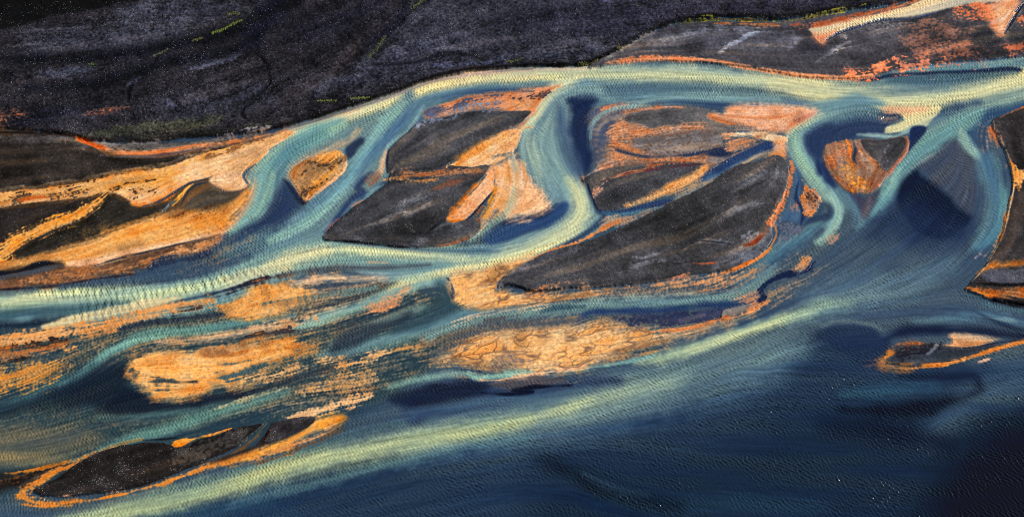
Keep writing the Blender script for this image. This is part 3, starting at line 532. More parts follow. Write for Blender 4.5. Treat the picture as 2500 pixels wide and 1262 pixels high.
# ---- the biggest dark island
poly('G', '#39383b', 'F 1217,703 1226,679 1252,658 1305,632 1357,611 1444,586 1514,558 1584,523 1653,488 1723,453 1775,418 1810,402 1862,392 1892,380 1915,388 1925,420 1922,440 1915,470 1905,492 1884,532 1880,560 1886,580 1865,612 1830,640 1793,660 1688,672 1636,682 1549,696 1444,703 1308,712 1270,702 1245,695', f=4, n=2, h=.7, bank=4, thing='isleD', stone=.9)
poly('G', '#2b2a2c', 'B3 1000,420 1300,280 1600,200 1950,250 1850,430 1700,540 1400,560 1100,560', f=50, n=12, o=.75)
line('G', '#5d5d61', 'B3 1650,370 1800,310 1990,260', w=13, f=16, n=6, o=.7)
line('G', '#56575d', 'B3 1700,200 1850,120 2008,60', w=22, f=24, n=8, o=.6)
line('G', '#56565b', 'B3 1750,530 1900,470', w=14, f=14, n=5, cov=.7)
line('G', '#66666e', 'B3 950,650 1060,665 1170,630', w=6, f=8, n=4, o=.8)
line('G', '#5d5d65', 'B3 900,770 1050,710 1200,680 1350,695', w=7, f=10, n=5, o=.7)
line('G', '#606068', 'B3 1350,600 1450,550 1600,555 1760,580', w=6, f=8, n=3, o=.8)
line('G', '#101015', 'B3 1460,545 1600,560 1760,580', w=3, f=4, n=1)
line('G', '#54545c', 'B3 1560,730 1700,640 1850,560 1950,480', w=22, f=20, n=6, o=.7)
line('G', '#4a4a54', 'B3 80,800 200,740 330,680 600,600', w=20, f=20, n=5, o=.7)
line('S', '#c26238', 'B3 1400,692 1480,702 1570,698', w=4, f=4, n=2)
line('G', '#17171d', 'B3 60,880 120,850 200,870 310,896 500,885', w=7, f=8, n=3)
line('S', '#dd8048', 'A4 290,1080 360,1110 395,1190 B4 385,30 370,110 345,200 310,280 260,370 220,430', w=9, f=7, n=4, cov=.9)
line('S', '#8d4a34', 'B4 215,440 170,510 100,570 40,580', w=7, f=6, n=3)
line('S', '#e08540', 'B4 262,430 275,490 240,570 190,630 100,690 0,735 -120,770', w=6, f=5, n=3)
poly('G', '#4c4f58', 'B4 240,460 250,510 200,590 120,660 20,700 -60,740 0,650 100,610 180,540', f=7, n=3, o=.9)
line('S', '#c97d5a', 'B3 1230,818 1330,792 1440,782', w=8, f=6, n=3)
# ---- little island and blue creek at its right
poly('W', '#3d5f86', 'B4 405,30 450,120 440,250 460,340 440,430 400,400 330,400 300,380 370,270', f=9, n=3)
line('W', '#1e2c52', 'B4 430,120 410,240 450,310 460,370 440,440', w=9, f=6, n=2)
poly('S', '#c07a4a', 'B4 455,190 470,150 540,190 590,250 580,310 520,355 470,368 445,300 440,240', f=6, n=4, cov=.9, h=.25, bank=6, thing='smallisle')
poly('G', '#423436', 'B4 470,220 540,200 570,260 550,330 500,300', f=8, n=5, cov=.5)
line('S', '#de8438', 'B4 470,230 510,280 550,320 480,355', w=6, f=6, n=4, cov=.8)
line('S', '#c8764a', 'B4 385,330 400,280 430,330', w=8, f=7, n=4, cov=.7)
line('S', '#c58a6a', 'B4 440,100 500,160 570,230 590,260', w=4, f=5, n=2)
poly('G', '#55586a', 'B4 300,400 440,450 480,420 400,520 300,560 280,470', f=24, n=6, cov=.6)
# ---- heart island
poly('S', '#8a6450', 'A4 600,1095 612,1030 640,1010 750,985 900,975 1000,988 1070,968 1185,948 1200,985 1190,1065 1110,1165 1070,1230 B4 1060,70 1000,150 915,210 780,192 700,130 640,60 A4 620,1170', f=6, n=3, h=.4, bank=6, thing='heart')
poly('S', '#d38a5a', 'A4 620,1080 700,1020 760,1000 780,1100 720,1160 660,1180', f=14, n=6, cov=.42)
poly('S', '#e2983e', 'A4 730,1150 790,1120 860,1200 B4 860,60 920,170 880,200 800,170 720,90 690,30', f=14, n=6, cov=.55)
line('S', '#dd8034', 'A4 765,985 785,1030 795,1075', w=9, f=6, n=3)
poly('G', '#3a393c', 'A4 865,978 1000,988 1070,970 1170,955 1180,1040 1090,1160 1030,1200 960,1120 890,1045', f=6, n=3, thing='hearttop')
poly('S', '#a98a76', 'A4 870,1060 930,1110 1020,1200 B4 1000,60 930,60 890,0 A4 860,1130', f=10, n=4, cov=.75)
line('W', '#262b40', 'A4 810,990 825,1050 815,1110 835,1150', w=8, f=7, n=3)
line('S', '#d28c58', 'A4 860,1060 910,1100 960,1150', w=5, f=5, n=3)
line('S', '#bb8272', 'A4 1185,955 1190,1060 1100,1170 1060,1240 B4 1050,80 990,160', w=7, f=6, n=3)
line('G', '#7c777a', 'A4 1050,1130 1035,1070 1060,1010', w=3, f=5, n=2, o=.6)
# ---- right bank
poly('G', '#2c292b', 'A4 1790,845 1900,795 2008,752 2500,560 B4 3000,300 3000,1100 2008,990 1830,960 1700,930 1605,885 1610,860 1680,780 1750,700 1800,620 1850,500 1890,330 1920,200 1930,100 1905,0 A4 1950,1240 1900,1130 1850,1020 1810,930', f=6, n=2, h=.8, bank=5, thing='rightbank', stone=.3)
line('W', '#8b7d78', 'A4 1780,850 1740,900 1740,960 1720,1050', w=26, f=26, n=9, cov=.45)
line('S', '#d27440', 'A4 1770,900 1800,950 1835,1015', w=15, f=9, n=5, cov=.8)
line('S', '#b2a08e', 'A4 1785,850 1820,940 1870,1050 1910,1150 1945,1240 B4 1915,20 1935,90', w=5, f=5, n=2, o=.9)
line('S', '#bb7348', 'A4 1840,830 1920,790 2008,755', w=5, f=6, n=3)
poly('S', '#e3a35a', 'A4 1900,1160 1960,1180 2080,1200 B4 2120,60 2010,130 1960,180 1930,190 1935,100 1920,20', f=9, n=5, cov=.88)
line('S', '#c9b090', 'B4 1930,190 1905,300 1875,430 1850,500 1800,610 1755,690', w=7, f=4, n=2)
line('S', '#c98a50', 'B4 1915,240 1890,340 1865,450 1830,530 1780,620', w=7, f=5, n=4, cov=.8)
line('W', '#c4998a', 'B4 1790,600 1710,650 1660,720', w=17, f=16, n=8, cov=.45)
line('S', '#d18a44', 'B4 1690,765 1740,740 1800,725 1900,715 2100,700', w=11, f=8, n=3)
poly('G', '#3c3c44', 'B4 1700,800 1760,755 1900,745 2100,750 2100,830 1900,855 1780,845', f=9, n=3)
line('G', '#0c0a0e', 'B4 1650,845 1780,855 1900,860 2100,850', w=7, f=6, n=2)
poly('S', '#b0703c', 'B4 1605,868 1680,875 1800,890 2050,880 2100,940 1950,955 1800,945 1680,915', f=10, n=4, cov=.8)
line('S', '#b8a083', 'B4 1760,700 1700,770 1640,835', w=4, f=4, n=2)
line('S', '#d9883c', 'B4 1605,875 1660,885 1720,915 1800,935', w=7, f=6, n=3)
line('G', '#0a0a12', 'B4 1800,960 1950,985 2100,1005', w=16, f=12, n=3)
# ---- orange-ringed island low on the right
poly('G', '#2d323b', 'C4 1030,140 1080,90 1160,55 1300,40 1430,55 1600,75 1900,50 1740,125 1520,182 1300,212 1130,208 1050,185', f=8, n=4, h=.3, bank=6, thing='ringisle')
poly('G', '#181822', 'C4 1090,130 1180,80 1320,55 1440,60 1380,100 1250,130 1150,180', f=14, n=6, cov=.8)  # shadowed inner part of the island, painted as darker gravel
line('G', '#4d525c', 'C4 1330,130 1370,90 1400,60', w=6, f=8, n=3)
line('S', '#b06a3a', 'C4 1060,90 1130,50 1200,40 1300,45', w=9, f=8, n=5, cov=.55)
line('S', '#e08c35', 'C4 1080,120 1020,165 1000,195 1080,212 1180,222 1230,228', w=12, f=9, n=5, o=.95, thing='ringsand')
line('S', '#e08a38', 'C4 1220,222 1320,208 1450,195 1550,170 1680,130 1800,90 1900,60 2008,30 2200,-20', w=8, f=6, n=4, o=.95)
line('S', '#5a4650', 'C4 925,200 980,190 1010,215', w=18, f=18, n=5, cov=.6)
line('W', '#c09a88', 'C4 1690,180 1760,155', w=8, f=9, n=4, cov=.6)
poly('S', '#e2a168', 'C4 1450,62 1510,40 B4 1480,1195 1600,1190 1780,1235 C4 1750,35 1690,62 1560,78', f=7, n=3, h=.12, bank=8, thing='cornerbar')
poly('W', '#c2a98c', 'B4 1470,1190 1600,1180 1850,1220 1780,1240 1600,1225', f=10, n=4, o=.7)
line('W', '#1a1d2e', 'C4 1430,60 1560,82 1700,68 1800,45 2008,20', w=4, f=4, n=1)
# ---- cracked sand bar south of the biggest island
poly('S', '#e8b06c', 'F 1093,690 1105,668 1160,660 1225,645 1300,622 1250,658 1224,680 1215,706 1270,716 1310,718 1444,710 1500,706 1420,722 1340,737 1200,757 1150,752 1112,738 1102,715', f=10, n=5, h=.1, bank=8, thing='scalebar', tex='scales')
line('W', '#31425a', 'B2 1410,800 1440,840 1450,940', w=6, f=8, n=5, cov=.7)
line('W', '#6a6a70', 'B3 30,890 60,860 50,830', w=10, f=10, n=4)
line('W', '#5f8c94', 'F 1900,640 1850,690 1780,725 1690,735 1550,742 1450,747 1340,757 1200,772 1130,785 1080,800 1050,822', w=30, f=22, n=7)
line('W', '#b9a88e', 'F 1340,748 1240,760 1170,772 1100,792', w=9, f=12, n=5, cov=.7)
line('W', '#9fbaa8', 'B3 700,945 1000,935 1400,905', w=12, f=18, n=7, o=.5)
line('W', '#233c66', 'B3 1830,980 1600,990 1400,1000 1150,1030 900,1030 700,1040 620,1090 560,1130', w=15, f=14, n=6)
line('W', '#2b4a60', 'B3 350,1040 450,1010 650,1000', w=10, f=12, n=5, o=.8)
poly('S', '#d79a68', 'B3 1420,840 1550,790 1680,775 1780,740 1840,740 1820,790 1650,855 1500,860', f=14, n=9, cov=.68, thing='strandbar')
line('S', '#d9a070', 'B3 1150,850 1300,830 1380,800', w=17, f=16, n=8, cov=.6)
line('S', '#e3a878', 'B3 750,880 500,890 350,920 250,960 100,990', w=20, f=20, n=9, cov=.55)
poly('S', '#cc9272', 'B3 1700,930 1800,890 1880,910 1880,960 1830,990', f=14, n=8, cov=.55)
poly('S', '#dd9a60', 'B4 380,770 440,690 500,660 510,720 440,770', f=12, n=6, cov=.72, thing='lakebar')
line('S', '#b09880', 'B4 100,730 0,800 -60,850', w=18, f=18, n=8, cov=.45)
line('S', '#ad8a80', 'B4 700,460 680,500 640,530', w=14, f=16, n=7, cov=.4)
line('W', '#141f42', 'B4 540,690 480,760 300,790 200,850 170,940 180,980', w=16, f=14, n=8, cov=.75)
# ---- wide scaled bar
poly('S', '#ecb877', 'F 1060,880 1100,850 1140,822 1200,806 1300,800 1400,792 1470,790 1560,806 1640,812 1740,790 1840,762 1780,792 1700,812 1620,830 1545,848 1520,862 1450,888 1380,902 1300,910 1250,898 1150,890', f=22, n=10, h=.1, bank=10, thing='widebar', tex='scales')
poly('W', '#4a5058', 'F 1050,850 1150,800 1200,770 1320,780 1400,785 1330,800 1200,810 1130,835 1080,870', f=22, n=9, cov=.62)
poly('W', '#7e6c66', 'C3 0,150 100,100 200,150 300,190 150,210 0,220', f=26, n=8, cov=.55)
poly('G', '#20263e', 'B3 850,1085 1000,1055 1400,1030 1612,1008 1618,1092 1400,1112 1200,1140 1000,1120', f=14, n=6, cov=.92)
line('G', '#4a4860', 'B3 1330,1110 1450,1060 1500,1020', w=8, f=14, n=5, o=.5)
poly('G', '#47494f', 'B3 1620,1045 1700,1005 1790,990 1845,1012 1760,1078 1622,1092', f=5, n=2, h=.3, bank=4, thing='greystone')
line('S', '#d68c54', 'B3 1120,1185 1400,1145 1650,1092 1780,1050 1860,1010 1940,965', w=9, f=6, n=4, cov=.85)
line('W', '#8fc5b2', 'C2 1560,250 1620,285 1800,275 2008,260 C3 100,255 250,240', w=14, f=14, n=4, o=.85)
line('S', '#f0c094', 'C2 1640,303 1800,303 2008,285 C3 150,285 300,262 500,232 700,205', w=8, f=6, n=3)
poly('W', '#4b4850', 'C2 1690,320 1850,305 2008,300 C3 150,300 300,275 520,290 450,330 320,352 150,382 -50,395 C2 1850,370 1750,360', f=10, n=5, o=.9)
line('W', '#0b0f22', 'C2 1650,390 1850,400 2008,385 C3 150,375 320,350 560,340', w=8, f=8, n=3)
# ---- golden bars, lower left
poly('S', '#f0b163', 'F 535,748 572,738 613,700 690,690 767,703 764,724 722,749 690,770 640,780 600,780 555,770', f=12, n=8, h=.1, bank=10, thing='lacebar')
line('W', '#2a2834', 'F 500,732 560,714 610,692 660,680 700,676', w=15, f=16, n=6, cov=.7)
line('S', '#a76c40', 'F 620,688 690,676 760,668', w=6, f=6, n=4, cov=.6)
line('W', '#3a3b48', 'F 680,674 775,658 844,654 950,653 1050,646', w=11, f=14, n=3, o=.75)
line('S', '#b59a7c', 'B2 840,690 930,688 1000,690', w=5, f=6, n=3, cov=.7)
line('S', '#a88760', 'B2 550,760 680,750 800,765', w=6, f=7, n=5, cov=.6)
line('S', '#eec597', 'B2 1000,800,10 850,805,14 700,805,16 550,800,18 400,830,16 330,832,10', f=9, n=4, thing='paleband')
line('W', '#39424f', 'B2 300,855 480,865 560,850 700,840 850,830', w=9, f=8, n=5, cov=.8)
line('S', '#c9a07c', 'B2 600,920 750,870 830,860', w=18, f=18, n=8, cov=.5)
line('W', '#48707a', 'B2 480,930 650,900 800,880 900,870', w=12, f=14, n=7, cov=.6)
poly('S', '#dd9f70', 'B2 820,1010 900,960 1050,890 1150,860 1090,960 1000,1020 900,1050', f=14, n=8, cov=.66, thing='ripplebar')
line('S', '#c8a882', 'B2 550,1030 700,1000 820,960', w=14, f=14, n=7, cov=.55)
line('S', '#e2a05c', 'F 523,737,18 460,742,24 400,752,28 349,772,28 244,793,26 140,812,30 0,838,34 -200,860,36', f=12, n=6, cov=.92, thing='longbar')
line('W', '#40362f', 'B1 1500,985 1350,1000 1230,1010', w=10, f=9, n=7, cov=.7)
line('W', '#2a3440', 'B1 1560,1050 1400,1060 1250,1080 1000,1110 850,1150', w=13, f=12, n=8, cov=.75)
line('S', '#dcb488', 'F 720,790,14 640,803,18 558,817,15 488,827,12 383,836,6', f=9, n=5)
line('S', '#d8b48a', 'F 600,800 705,788 770,775', w=17, f=13, n=6, cov=.85)
line('G', '#2c2326', 'F 580,826 640,816 690,812 730,805', w=12, f=9, n=5, cov=.85)
line('G', '#2a211f', 'C1 -200,110 0,85 200,70 450,30 480,0', w=16, f=12, n=8, cov=.75)
poly('S', '#c8722e', 'C1 -500,110 0,75 300,70 565,40 540,85 380,122 200,150 0,182 -500,230', f=14, n=8, cov=.5, thing='redbank')
line('W', '#1d1c20', 'C1 0,190 150,160 350,130', w=8, f=9, n=6, cov=.75)
line('S', '#e0984c', 'C1 380,118 450,90 560,55', w=12, f=9, n=5, cov=.85)
poly('S', '#e09a42', 'C1 -500,280 0,225 200,192 400,182 505,190 420,270 350,320 200,372 0,402 -500,500', f=18, n=12, cov=.68, thing='specklebar')
line('W', '#33413f', 'C1 300,300 420,230 520,170 640,100', w=14, f=16, n=8, cov=.5)
poly('S', '#f2b162', 'C1 905,190 960,125 1100,92 1300,105 1500,75 1750,55 2008,5 C2 0,40 150,0 320,0 380,50 520,102 300,180 100,262 0,305 C1 1850,330 1700,352 1550,362 1400,402 1260,447 1170,442 1070,422 960,342 905,270', f=13, n=9, h=.1, bank=10, thing='bigbar')
line('W', '#2b3238', 'C1 920,160 1000,120 1060,90', w=12, f=10, n=6, cov=.75)
line('W', '#2a2e33', 'C1 1030,318 1150,308 1250,318 1380,312', w=7, f=6, n=3)
line('W', '#375660', 'C1 1550,310 1700,270 1850,210 1950,180', w=15, f=12, n=8, cov=.62)
line('W', '#4a6464', 'C1 1450,170 1600,190 1750,160', w=8, f=8, n=6, cov=.55)
line('W', '#4b4a44', 'C1 920,230 1000,260 1150,290', w=8, f=8, n=8, cov=.5)
line('S', '#7a5434', 'C1 1450,90 1600,100 1720,60', w=7, f=7, n=6, cov=.6)
poly('W', '#26353f', 'C2 0,350 100,330 200,340 150,360 0,400 C1 1850,390 1880,340', f=14, n=7, cov=.8)
poly('W', '#3c5a60', 'C1 1500,260 1700,200 1950,140 C2 60,150 250,120 420,110 300,180 100,260 C1 1850,330 1650,340', f=24, n=12, cov=.42)
poly('W', '#3a4a50', 'C1 930,280 1050,300 1200,290 1300,350 1150,380 1000,350', f=20, n=10, cov=.40)
poly('S', '#b06a34', 'C1 1350,80 1500,60 1750,40 2008,0 C2 120,10 0,70 C1 1750,110 1500,130', f=22, n=10, cov=.45)
poly('W', '#4a5f62', 'F 640,740 700,715 770,705 760,740 700,770 640,778', f=20, n=10, cov=.38)
line('W', '#2d5058', 'C2 60,220 250,190 420,140 540,90', w=12, f=12, n=6, cov=.7)
line('S', '#e2b57c', 'C2 0,310 150,275 300,235 450,185 600,155 680,140', w=12, f=10, n=6, cov=.9)
line('S', '#b9b48c', 'C1 1450,515 1650,455 1850,395 2008,352', w=7, f=8, n=4, cov=.8)
poly('S', '#e2b074', 'C2 640,205 750,155 860,120 970,88 1010,108 900,175 800,200 700,212', f=12, n=7, cov=.82, thing='barG4')
line('S', '#c89a60', 'C2 1020,95 1100,75 1200,70', w=14, f=12, n=7, cov=.6)
poly('S', '#d2a66e', 'C2 360,400 480,320 620,265 760,250 900,262 930,290 800,362 620,375 450,400', f=18, n=9, cov=.72, thing='barG5')
poly('S', '#efbe88', 'C2 300,562 450,510 600,465 750,420 885,408 830,455 720,498 560,535 400,570', f=9, n=5, cov=.95, thing='barG6')
line('S', '#94886c', 'C2 300,470 480,450 680,430', w=18, f=16, n=8, cov=.45)
# ---- dark island low on the left, with its orange collar
line('W', '#55605c', 'C1 80,1130 300,1190 600,1180 1000,1090', w=22, f=24, n=5, o=.5)
poly('S', '#1b1512', 'C1 -300,960 100,950 420,900 480,920 330,1000 200,1060 60,1060 -300,1120', f=12, n=5)
line('S', '#c0731f', 'C1 -200,960 100,945 300,915 500,860', w=6, f=6, n=4, cov=.75)
line('S', '#a86a24', 'C1 -200,1060 0,1010 130,970 230,945', w=16, f=14, n=6, cov=.6)
line('W', '#48484a', 'C1 130,1050 250,990 400,925', w=12, f=10, n=4, o=.7)
line('S', '#8d6c34', 'C1 1000,716 860,745 720,790', w=5, f=6, n=2)
line('S', '#d98a34', 'C1 800,765,4 680,815,7 520,890,12 380,960,16 260,1030,20 140,1100,22 240,1150,17 400,1170,13 600,1140,9 800,1105,6 1000,1062,7 1200,1000,10 1400,925,15 1600,868,22 1800,820,28 2008,770,32', f=8, n=4, cov=.95, thing='collar')
poly('S', '#e89c3a', 'C2 -30,870 0,830 180,752 330,690 420,630 500,560 640,540 705,560 650,610 450,690 200,790 0,872', f=10, n=5, h=.15, bank=8, thing='amberbar')
line('S', '#d79a62', 'C2 620,620 500,690 300,770 100,850 0,880', w=12, f=12, n=5, cov=.7)
line('W', '#5d4a38', 'C2 680,640 500,730 250,820 0,900', w=8, f=9, n=5, cov=.6)
line('S', '#26201e', 'C1 1480,880 1620,830 1760,780 1850,740 2008,700', w=9, f=7, n=4)
poly('G', '#221f20', 'C1 238,1082 260,1055 330,1018 480,930 600,852 750,790 900,755 1000,740 1150,742 1230,770 1300,760 1400,715 1500,690 1650,640 1780,612 1850,602 1800,660 1720,720 1640,790 1500,850 1400,898 1200,978 1000,1050 800,1090 650,1108 450,1122 300,1112', f=4, n=2, h=.6, bank=4, thing='isleE', stone=.5)
poly('G', '#33302f', 'C1 1200,800 1400,740 1600,670 1740,650 1680,740 1500,830 1250,940', f=20, n=6, cov=.8)
poly('G', '#333033', 'C1 1900,598 C2 180,598 480,560 430,640 200,738 135,735 C1 1850,740', f=4, n=2, h=.5, bank=4, thing='isleF', stone=.5)
line('S', '#6a4c2c', 'C1 1865,605 1800,690 1720,760 1620,820', w=8, f=6, n=3)
line('S', '#2a1d16', 'C1 1900,620 1860,700 1790,760', w=7, f=6, n=3)
poly('S', '#e28a22', 'C1 1198,752 1260,718 1330,708 1450,685 1600,640 1615,650 1500,692 1385,715 1300,752 1250,772', f=4, n=2, h=.62, bank=4, thing='amberlens')
line('W', '#15181c', 'C1 1000,725 1150,715 1250,705', w=5, f=4, n=1)
line('S', '#cfae94', 'C1 330,1118 550,1118 700,1104 900,1075 1000,1048', w=2.5, f=2.5, n=1.5, cov=.75)
line('S', '#a9907c', 'C1 250,1075 400,975 600,855 700,815', w=2.2, f=2.5, n=1, cov=.7)
# ---- extra directions of the current
flow('F 2600,1000 2300,960 2000,930 1800,900'); flow('F 2600,1200 2000,1180 1500,1120 1000,1170')
flow('F 2300,450 2150,560 1950,700 1800,780'); flow('F 2400,560 2300,680 2100,740'); flow('F 2500,800 2300,760 2100,760')
flow('F 0,60 600,20'); flow('F 0,250 400,180 620,80'); flow('F 700,300 900,150 1050,20'); flow('F 1000,150 1500,60 2000,20')
flow('F 950,400 1150,330 1300,270'); flow('F 820,570 1000,480 1180,420'); flow('F 1280,680 1600,590 1880,450'); flow('F 1300,640 1500,560 1800,430')
flow('F 120,1180 400,1100 640,1040'); flow('F 2480,400 2460,600 2400,700'); flow('F 1460,500 1600,450 1750,400')
flow('F 1500,150 1750,100 2000,110 2200,60'); flow('F 2150,180 2300,100 2500,80'); flow('F 0,400 200,390 400,390')
# ------------------------------------------------------------------ direction of the current
segs = []
for p in PRIMS:
    if p['t'] == 's' and p['flow'] and p['cls'] in 'WS' and p['dh'] is None:
        q = spline(parse(p['pts'])[:, :2], False, 2); segs.append((q, 1.0))
for q in FLOWS: segs.append((spline(q, False, 2), 1.6))
A = []
for q, w in segs:
    x, y = at(q[:, 0], q[:, 1])
    A.append(np.stack([(x[1:]+x[:-1])/2, (y[1:]+y[:-1])/2, x[1:]-x[:-1], y[1:]-y[:-1], np.full(len(x)-1, w)], 1))
A = np.concatenate(A); Ls = np.hypot(A[:, 2], A[:, 3])+1e-6; th = np.arctan2(A[:, 3], A[:, 2])
CS = 7; cxs = GX[::CS, ::CS]; cys = GY[::CS, ::CS]
c2 = np.zeros(cxs.shape); s2 = np.zeros(cxs.shape)
for k in range(len(A)):
    w = A[k, 4]*Ls[k]/((cxs-A[k, 0])**2+(cys-A[k, 1])**2+12.0)**1.6
    c2 += w*math.cos(2*th[k]); s2 += w*math.sin(2*th[k])
def up(a):
    yi = np.minimum(np.arange(NY)/CS, a.shape[0]-1.001); xi = np.minimum(np.arange(NX)/CS, a.shape[1]-1.001)
    y0 = yi.astype(int); x0 = xi.astype(int); fy = (yi-y0)[:, None]; fx = (xi-x0)[None]
    return (a[y0][:, x0]*(1-fx)+a[y0][:, x0+1]*fx)*(1-fy)+(a[y0+1][:, x0]*(1-fx)+a[y0+1][:, x0+1]*fx)*fy
nrm = np.hypot(c2, s2)+1e-12
ang = (.5*np.arctan2(up(s2/nrm), up(c2/nrm))).astype(np.float32)
FX, FY = np.cos(ang), np.sin(ang)

def lic(noise, dx, dy, n, step=1.0):
    """smear noise along a direction field"""
    flat = noise.ravel(); acc = noise.copy()
    dxf, dyf = dx.ravel(), dy.ravel()
    J, I = np.meshgrid(np.arange(NY, dtype=np.float32), np.arange(NX, dtype=np.float32), indexing='ij')
    for sgn in (1, -1):
        x = I.ravel().copy(); y = J.ravel().copy()
        lx = dxf*sgn; ly = dyf*sgn
        for k in range(n):
            x += lx*step; y += ly*step
            np.clip(x, 0, NX-1, out=x); np.clip(y, 0, NY-1, out=y)
            idx = (y+.5).astype(np.int32)*NX+(x+.5).astype(np.int32)
            np.clip(idx, 0, NX*NY-1, out=idx)
            acc += (flat[idx]*(1-k/n)).reshape(NY, NX)
            nx_ = dxf[idx]; ny_ = dyf[idx]
            sg = np.sign(nx_*lx+ny_*ly); sg[sg == 0] = 1
            lx = nx_*sg; ly = ny_*sg
    return unit(acc)
KS = .36/STEP
fine = unit(white()); mid = band(1.2*KS, 4*KS); blob = band(5*KS, 18*KS); big = band(22*KS, 70*KS)
streak = lic(band(.65*KS, 2.4*KS), FX, FY, 13, KS)
long_ = lic(band(1.6*KS, 10*KS), FX, FY, 18, 2.0*KS)
wide_ = lic(band(5*KS, 26*KS), FX, FY, 16, 5.0*KS)
PX, PY = -FY, FX
def rot(a, dx, dy): return dx*math.cos(a)-dy*math.sin(a), dx*math.sin(a)+dy*math.cos(a)
wob = .35*unit(blob+big)
crest1 = lic(ring(1.12), *rot(math.radians(20), PX, PY), 12, 1.0)
crest2 = lic(ring(1.38), *rot(math.radians(-26), PX, PY), 12, 1.0)
crest3 = lic(ring(2.9), *rot(math.radians(6), PX, PY), 16, 1.0)
wa = (math.radians(-30)+.16*big+.10*wide_).astype(np.float32)
chop = lic(ring(1.32), np.cos(wa), np.sin(wa), 9, 1.0)
chop2 = lic(ring(1.65), np.cos(wa-.5), np.sin(wa-.5), 8, 1.0)
def even(n, c=9):                        # equal wave height everywhere
    return unit(np.tanh(.8*n/np.sqrt(blur(n*n, c*KS*.6)+.12)))
crest1, crest2, crest3, chop, chop2 = [even(q) for q in (crest1, crest2, crest3, chop, chop2)]
tiny = band(.9*KS, 2.2*KS)
TEX = {'S': unit(.45*streak+.40*long_+.35*mid+.40*blob+.42*tiny+.2*crest3+.28*crest2+.2*wide_), 'G': unit(.3*streak+.5*mid+.5*blob+.6*tiny), 'W': unit(.6*long_+.4*streak+.3*blob+.35*crest3)}
EDGE = unit(.35*long_+.35*streak+.5*blob+.3*mid+.25*wide_+.15*tiny)
EDGEW = unit(.5*blob+.4*wide_+.15*long_+.2*mid)
# cracked pattern: distance to the cell walls of jittered cells stretched along the bar
def cells(size, stretch, a):
    ca, sa = math.cos(a), math.sin(a)
    x = ((GX*ca+GY*sa)/stretch+long_*.12*size)/size; y = ((-GX*sa+GY*ca)+blob*.10*size)/size
    xi = np.floor(x).astype(np.int64); yi = np.floor(y).astype(np.int64)
    f1 = np.full(x.shape, 9., np.float32); f2 = f1.copy()
    for dx in (-1, 0, 1):
        for dy in (-1, 0, 1):
            h = ((xi+dx)*73856093 ^ (yi+dy)*19349663) & 0xffffff
            jx = ((h*1103515245+12345) & 0xffff)/65536.; jy = ((h*69069+1) & 0xffff)/65536.
            d = np.hypot(x-(xi+dx+jx), y-(yi+dy+jy)).astype(np.float32)
            f2 = np.where(d < f1, f1, np.minimum(f2, d)); f1 = np.minimum(f1, d)
    return f2-f1
crack = np.minimum(cells(4.4, 1.7, .45)*1.1, cells(9., 1.9, .3)*.8)

# ------------------------------------------------------------------ lay everything down
def hexc(s): return np.array([int(s[i:i+2], 16)/255 for i in (1, 3, 5)], np.float32)
COL = np.zeros((NY, NX, 3), np.float32); H = np.zeros((NY, NX), np.float32)
WT = np.zeros((NY, NX), np.float32); GR = np.zeros((NY, NX), np.float32); ST = np.zeros((NY, NX), np.float32)
SC = np.zeros((NY, NX), np.float32)
ID = np.zeros((NY, NX), np.int16); KEYS = ['water']
for p in PRIMS:
    Q = parse(p['pts']); closed = p['t'] == 'p'
    if closed:
        P = Q[:, :2] if p['sharp'] else spline(Q[:, :2], True, 3); wid = None
    else:
        P = spline(Q[:, :2], False, 3)
        base = np.full(len(Q), p['w'], float); wz = np.where(np.isnan(Q[:, 2]), base, Q[:, 2])
        if np.isnan(Q[:, 2]).all() and len(wz) > 1: wz[0] *= .45; wz[-1] *= .45
        wid = np.interp(np.linspace(0, len(Q)-1, len(P)), np.arange(len(Q)), wz)
    r = sdf(P, closed, p['f']*1.2+p['n']*3+8+(0 if closed else wid.max()/2), wid)
    if r is None: continue
    sl, d = sample(r)
    e = d+p['n']*(EDGEW[sl]*.4 if p['cls'] == 'W' and p['cov'] is None else EDGE[sl]*{'S': .42, 'W': .36, 'G': .6}[p['cls']])
    f = max(p['f']*(2.1 if p['cls'] == 'S' and p['f'] > 6 else 1), 1.5)
    m = smooth(.5+e/f)
    near = smooth((d+f+3*p['n'])/f)
    if p['cov'] is not None:
        c = m*p['cov']
        k = {'S': 4.4 if p['cov'] > .8 else 6.5, 'G': 2.4, 'W': 3.6}[p['cls']]
        m2 = smooth(.5+(TEX[p['cls']][sl]+(1.6+k*.85)*(c-.5))/k)*smooth(c*3)
        m = m2
    m = (m*near*p['o']).astype(np.float32)
    mm = m[..., None]
    COL[sl] = COL[sl]*(1-mm)+hexc(p['col'])*mm
    WT[sl] = WT[sl]*(1-m*(.45 if p['cls'] == 'S' and p['h'] is None else 1))+(m if p['cls'] == 'W' else 0)
    GR[sl] = GR[sl]*(1-m)+(m if p['cls'] == 'G' else 0)
    if p['tex'] == 'scales': SC[sl] = np.maximum(SC[sl], m)
    elif p['cls'] == 'W': SC[sl] *= (1-m)
    if p['cls'] == 'G' and p['stone']: ST[sl] = np.maximum(ST[sl]*(1-m), m*p['stone'])
    elif p['cls'] in 'SW': ST[sl] *= (1-m)
    if p['h'] is not None:
        hm = smooth(.5+e/p['bank'])*near
        if p['cov'] is not None: hm = hm*m
        H[sl] = H[sl]*(1-hm)+p['h']*(.35 if p['cls'] == 'S' else 1)*hm
    elif p['cls'] == 'W' and closed is False and p['o'] > .85 and p['f'] <= 8:
        H[sl] = H[sl]*(1-.8*m)
    if p.get('dh') is not None: H[sl] += p['dh']*m
    if p['thing']:
        if p['thing'] not in KEYS: KEYS.append(p['thing'])
        ii = ID[sl]; ii[(e > 0) & (near > .5)] = KEYS.index(p['thing'])
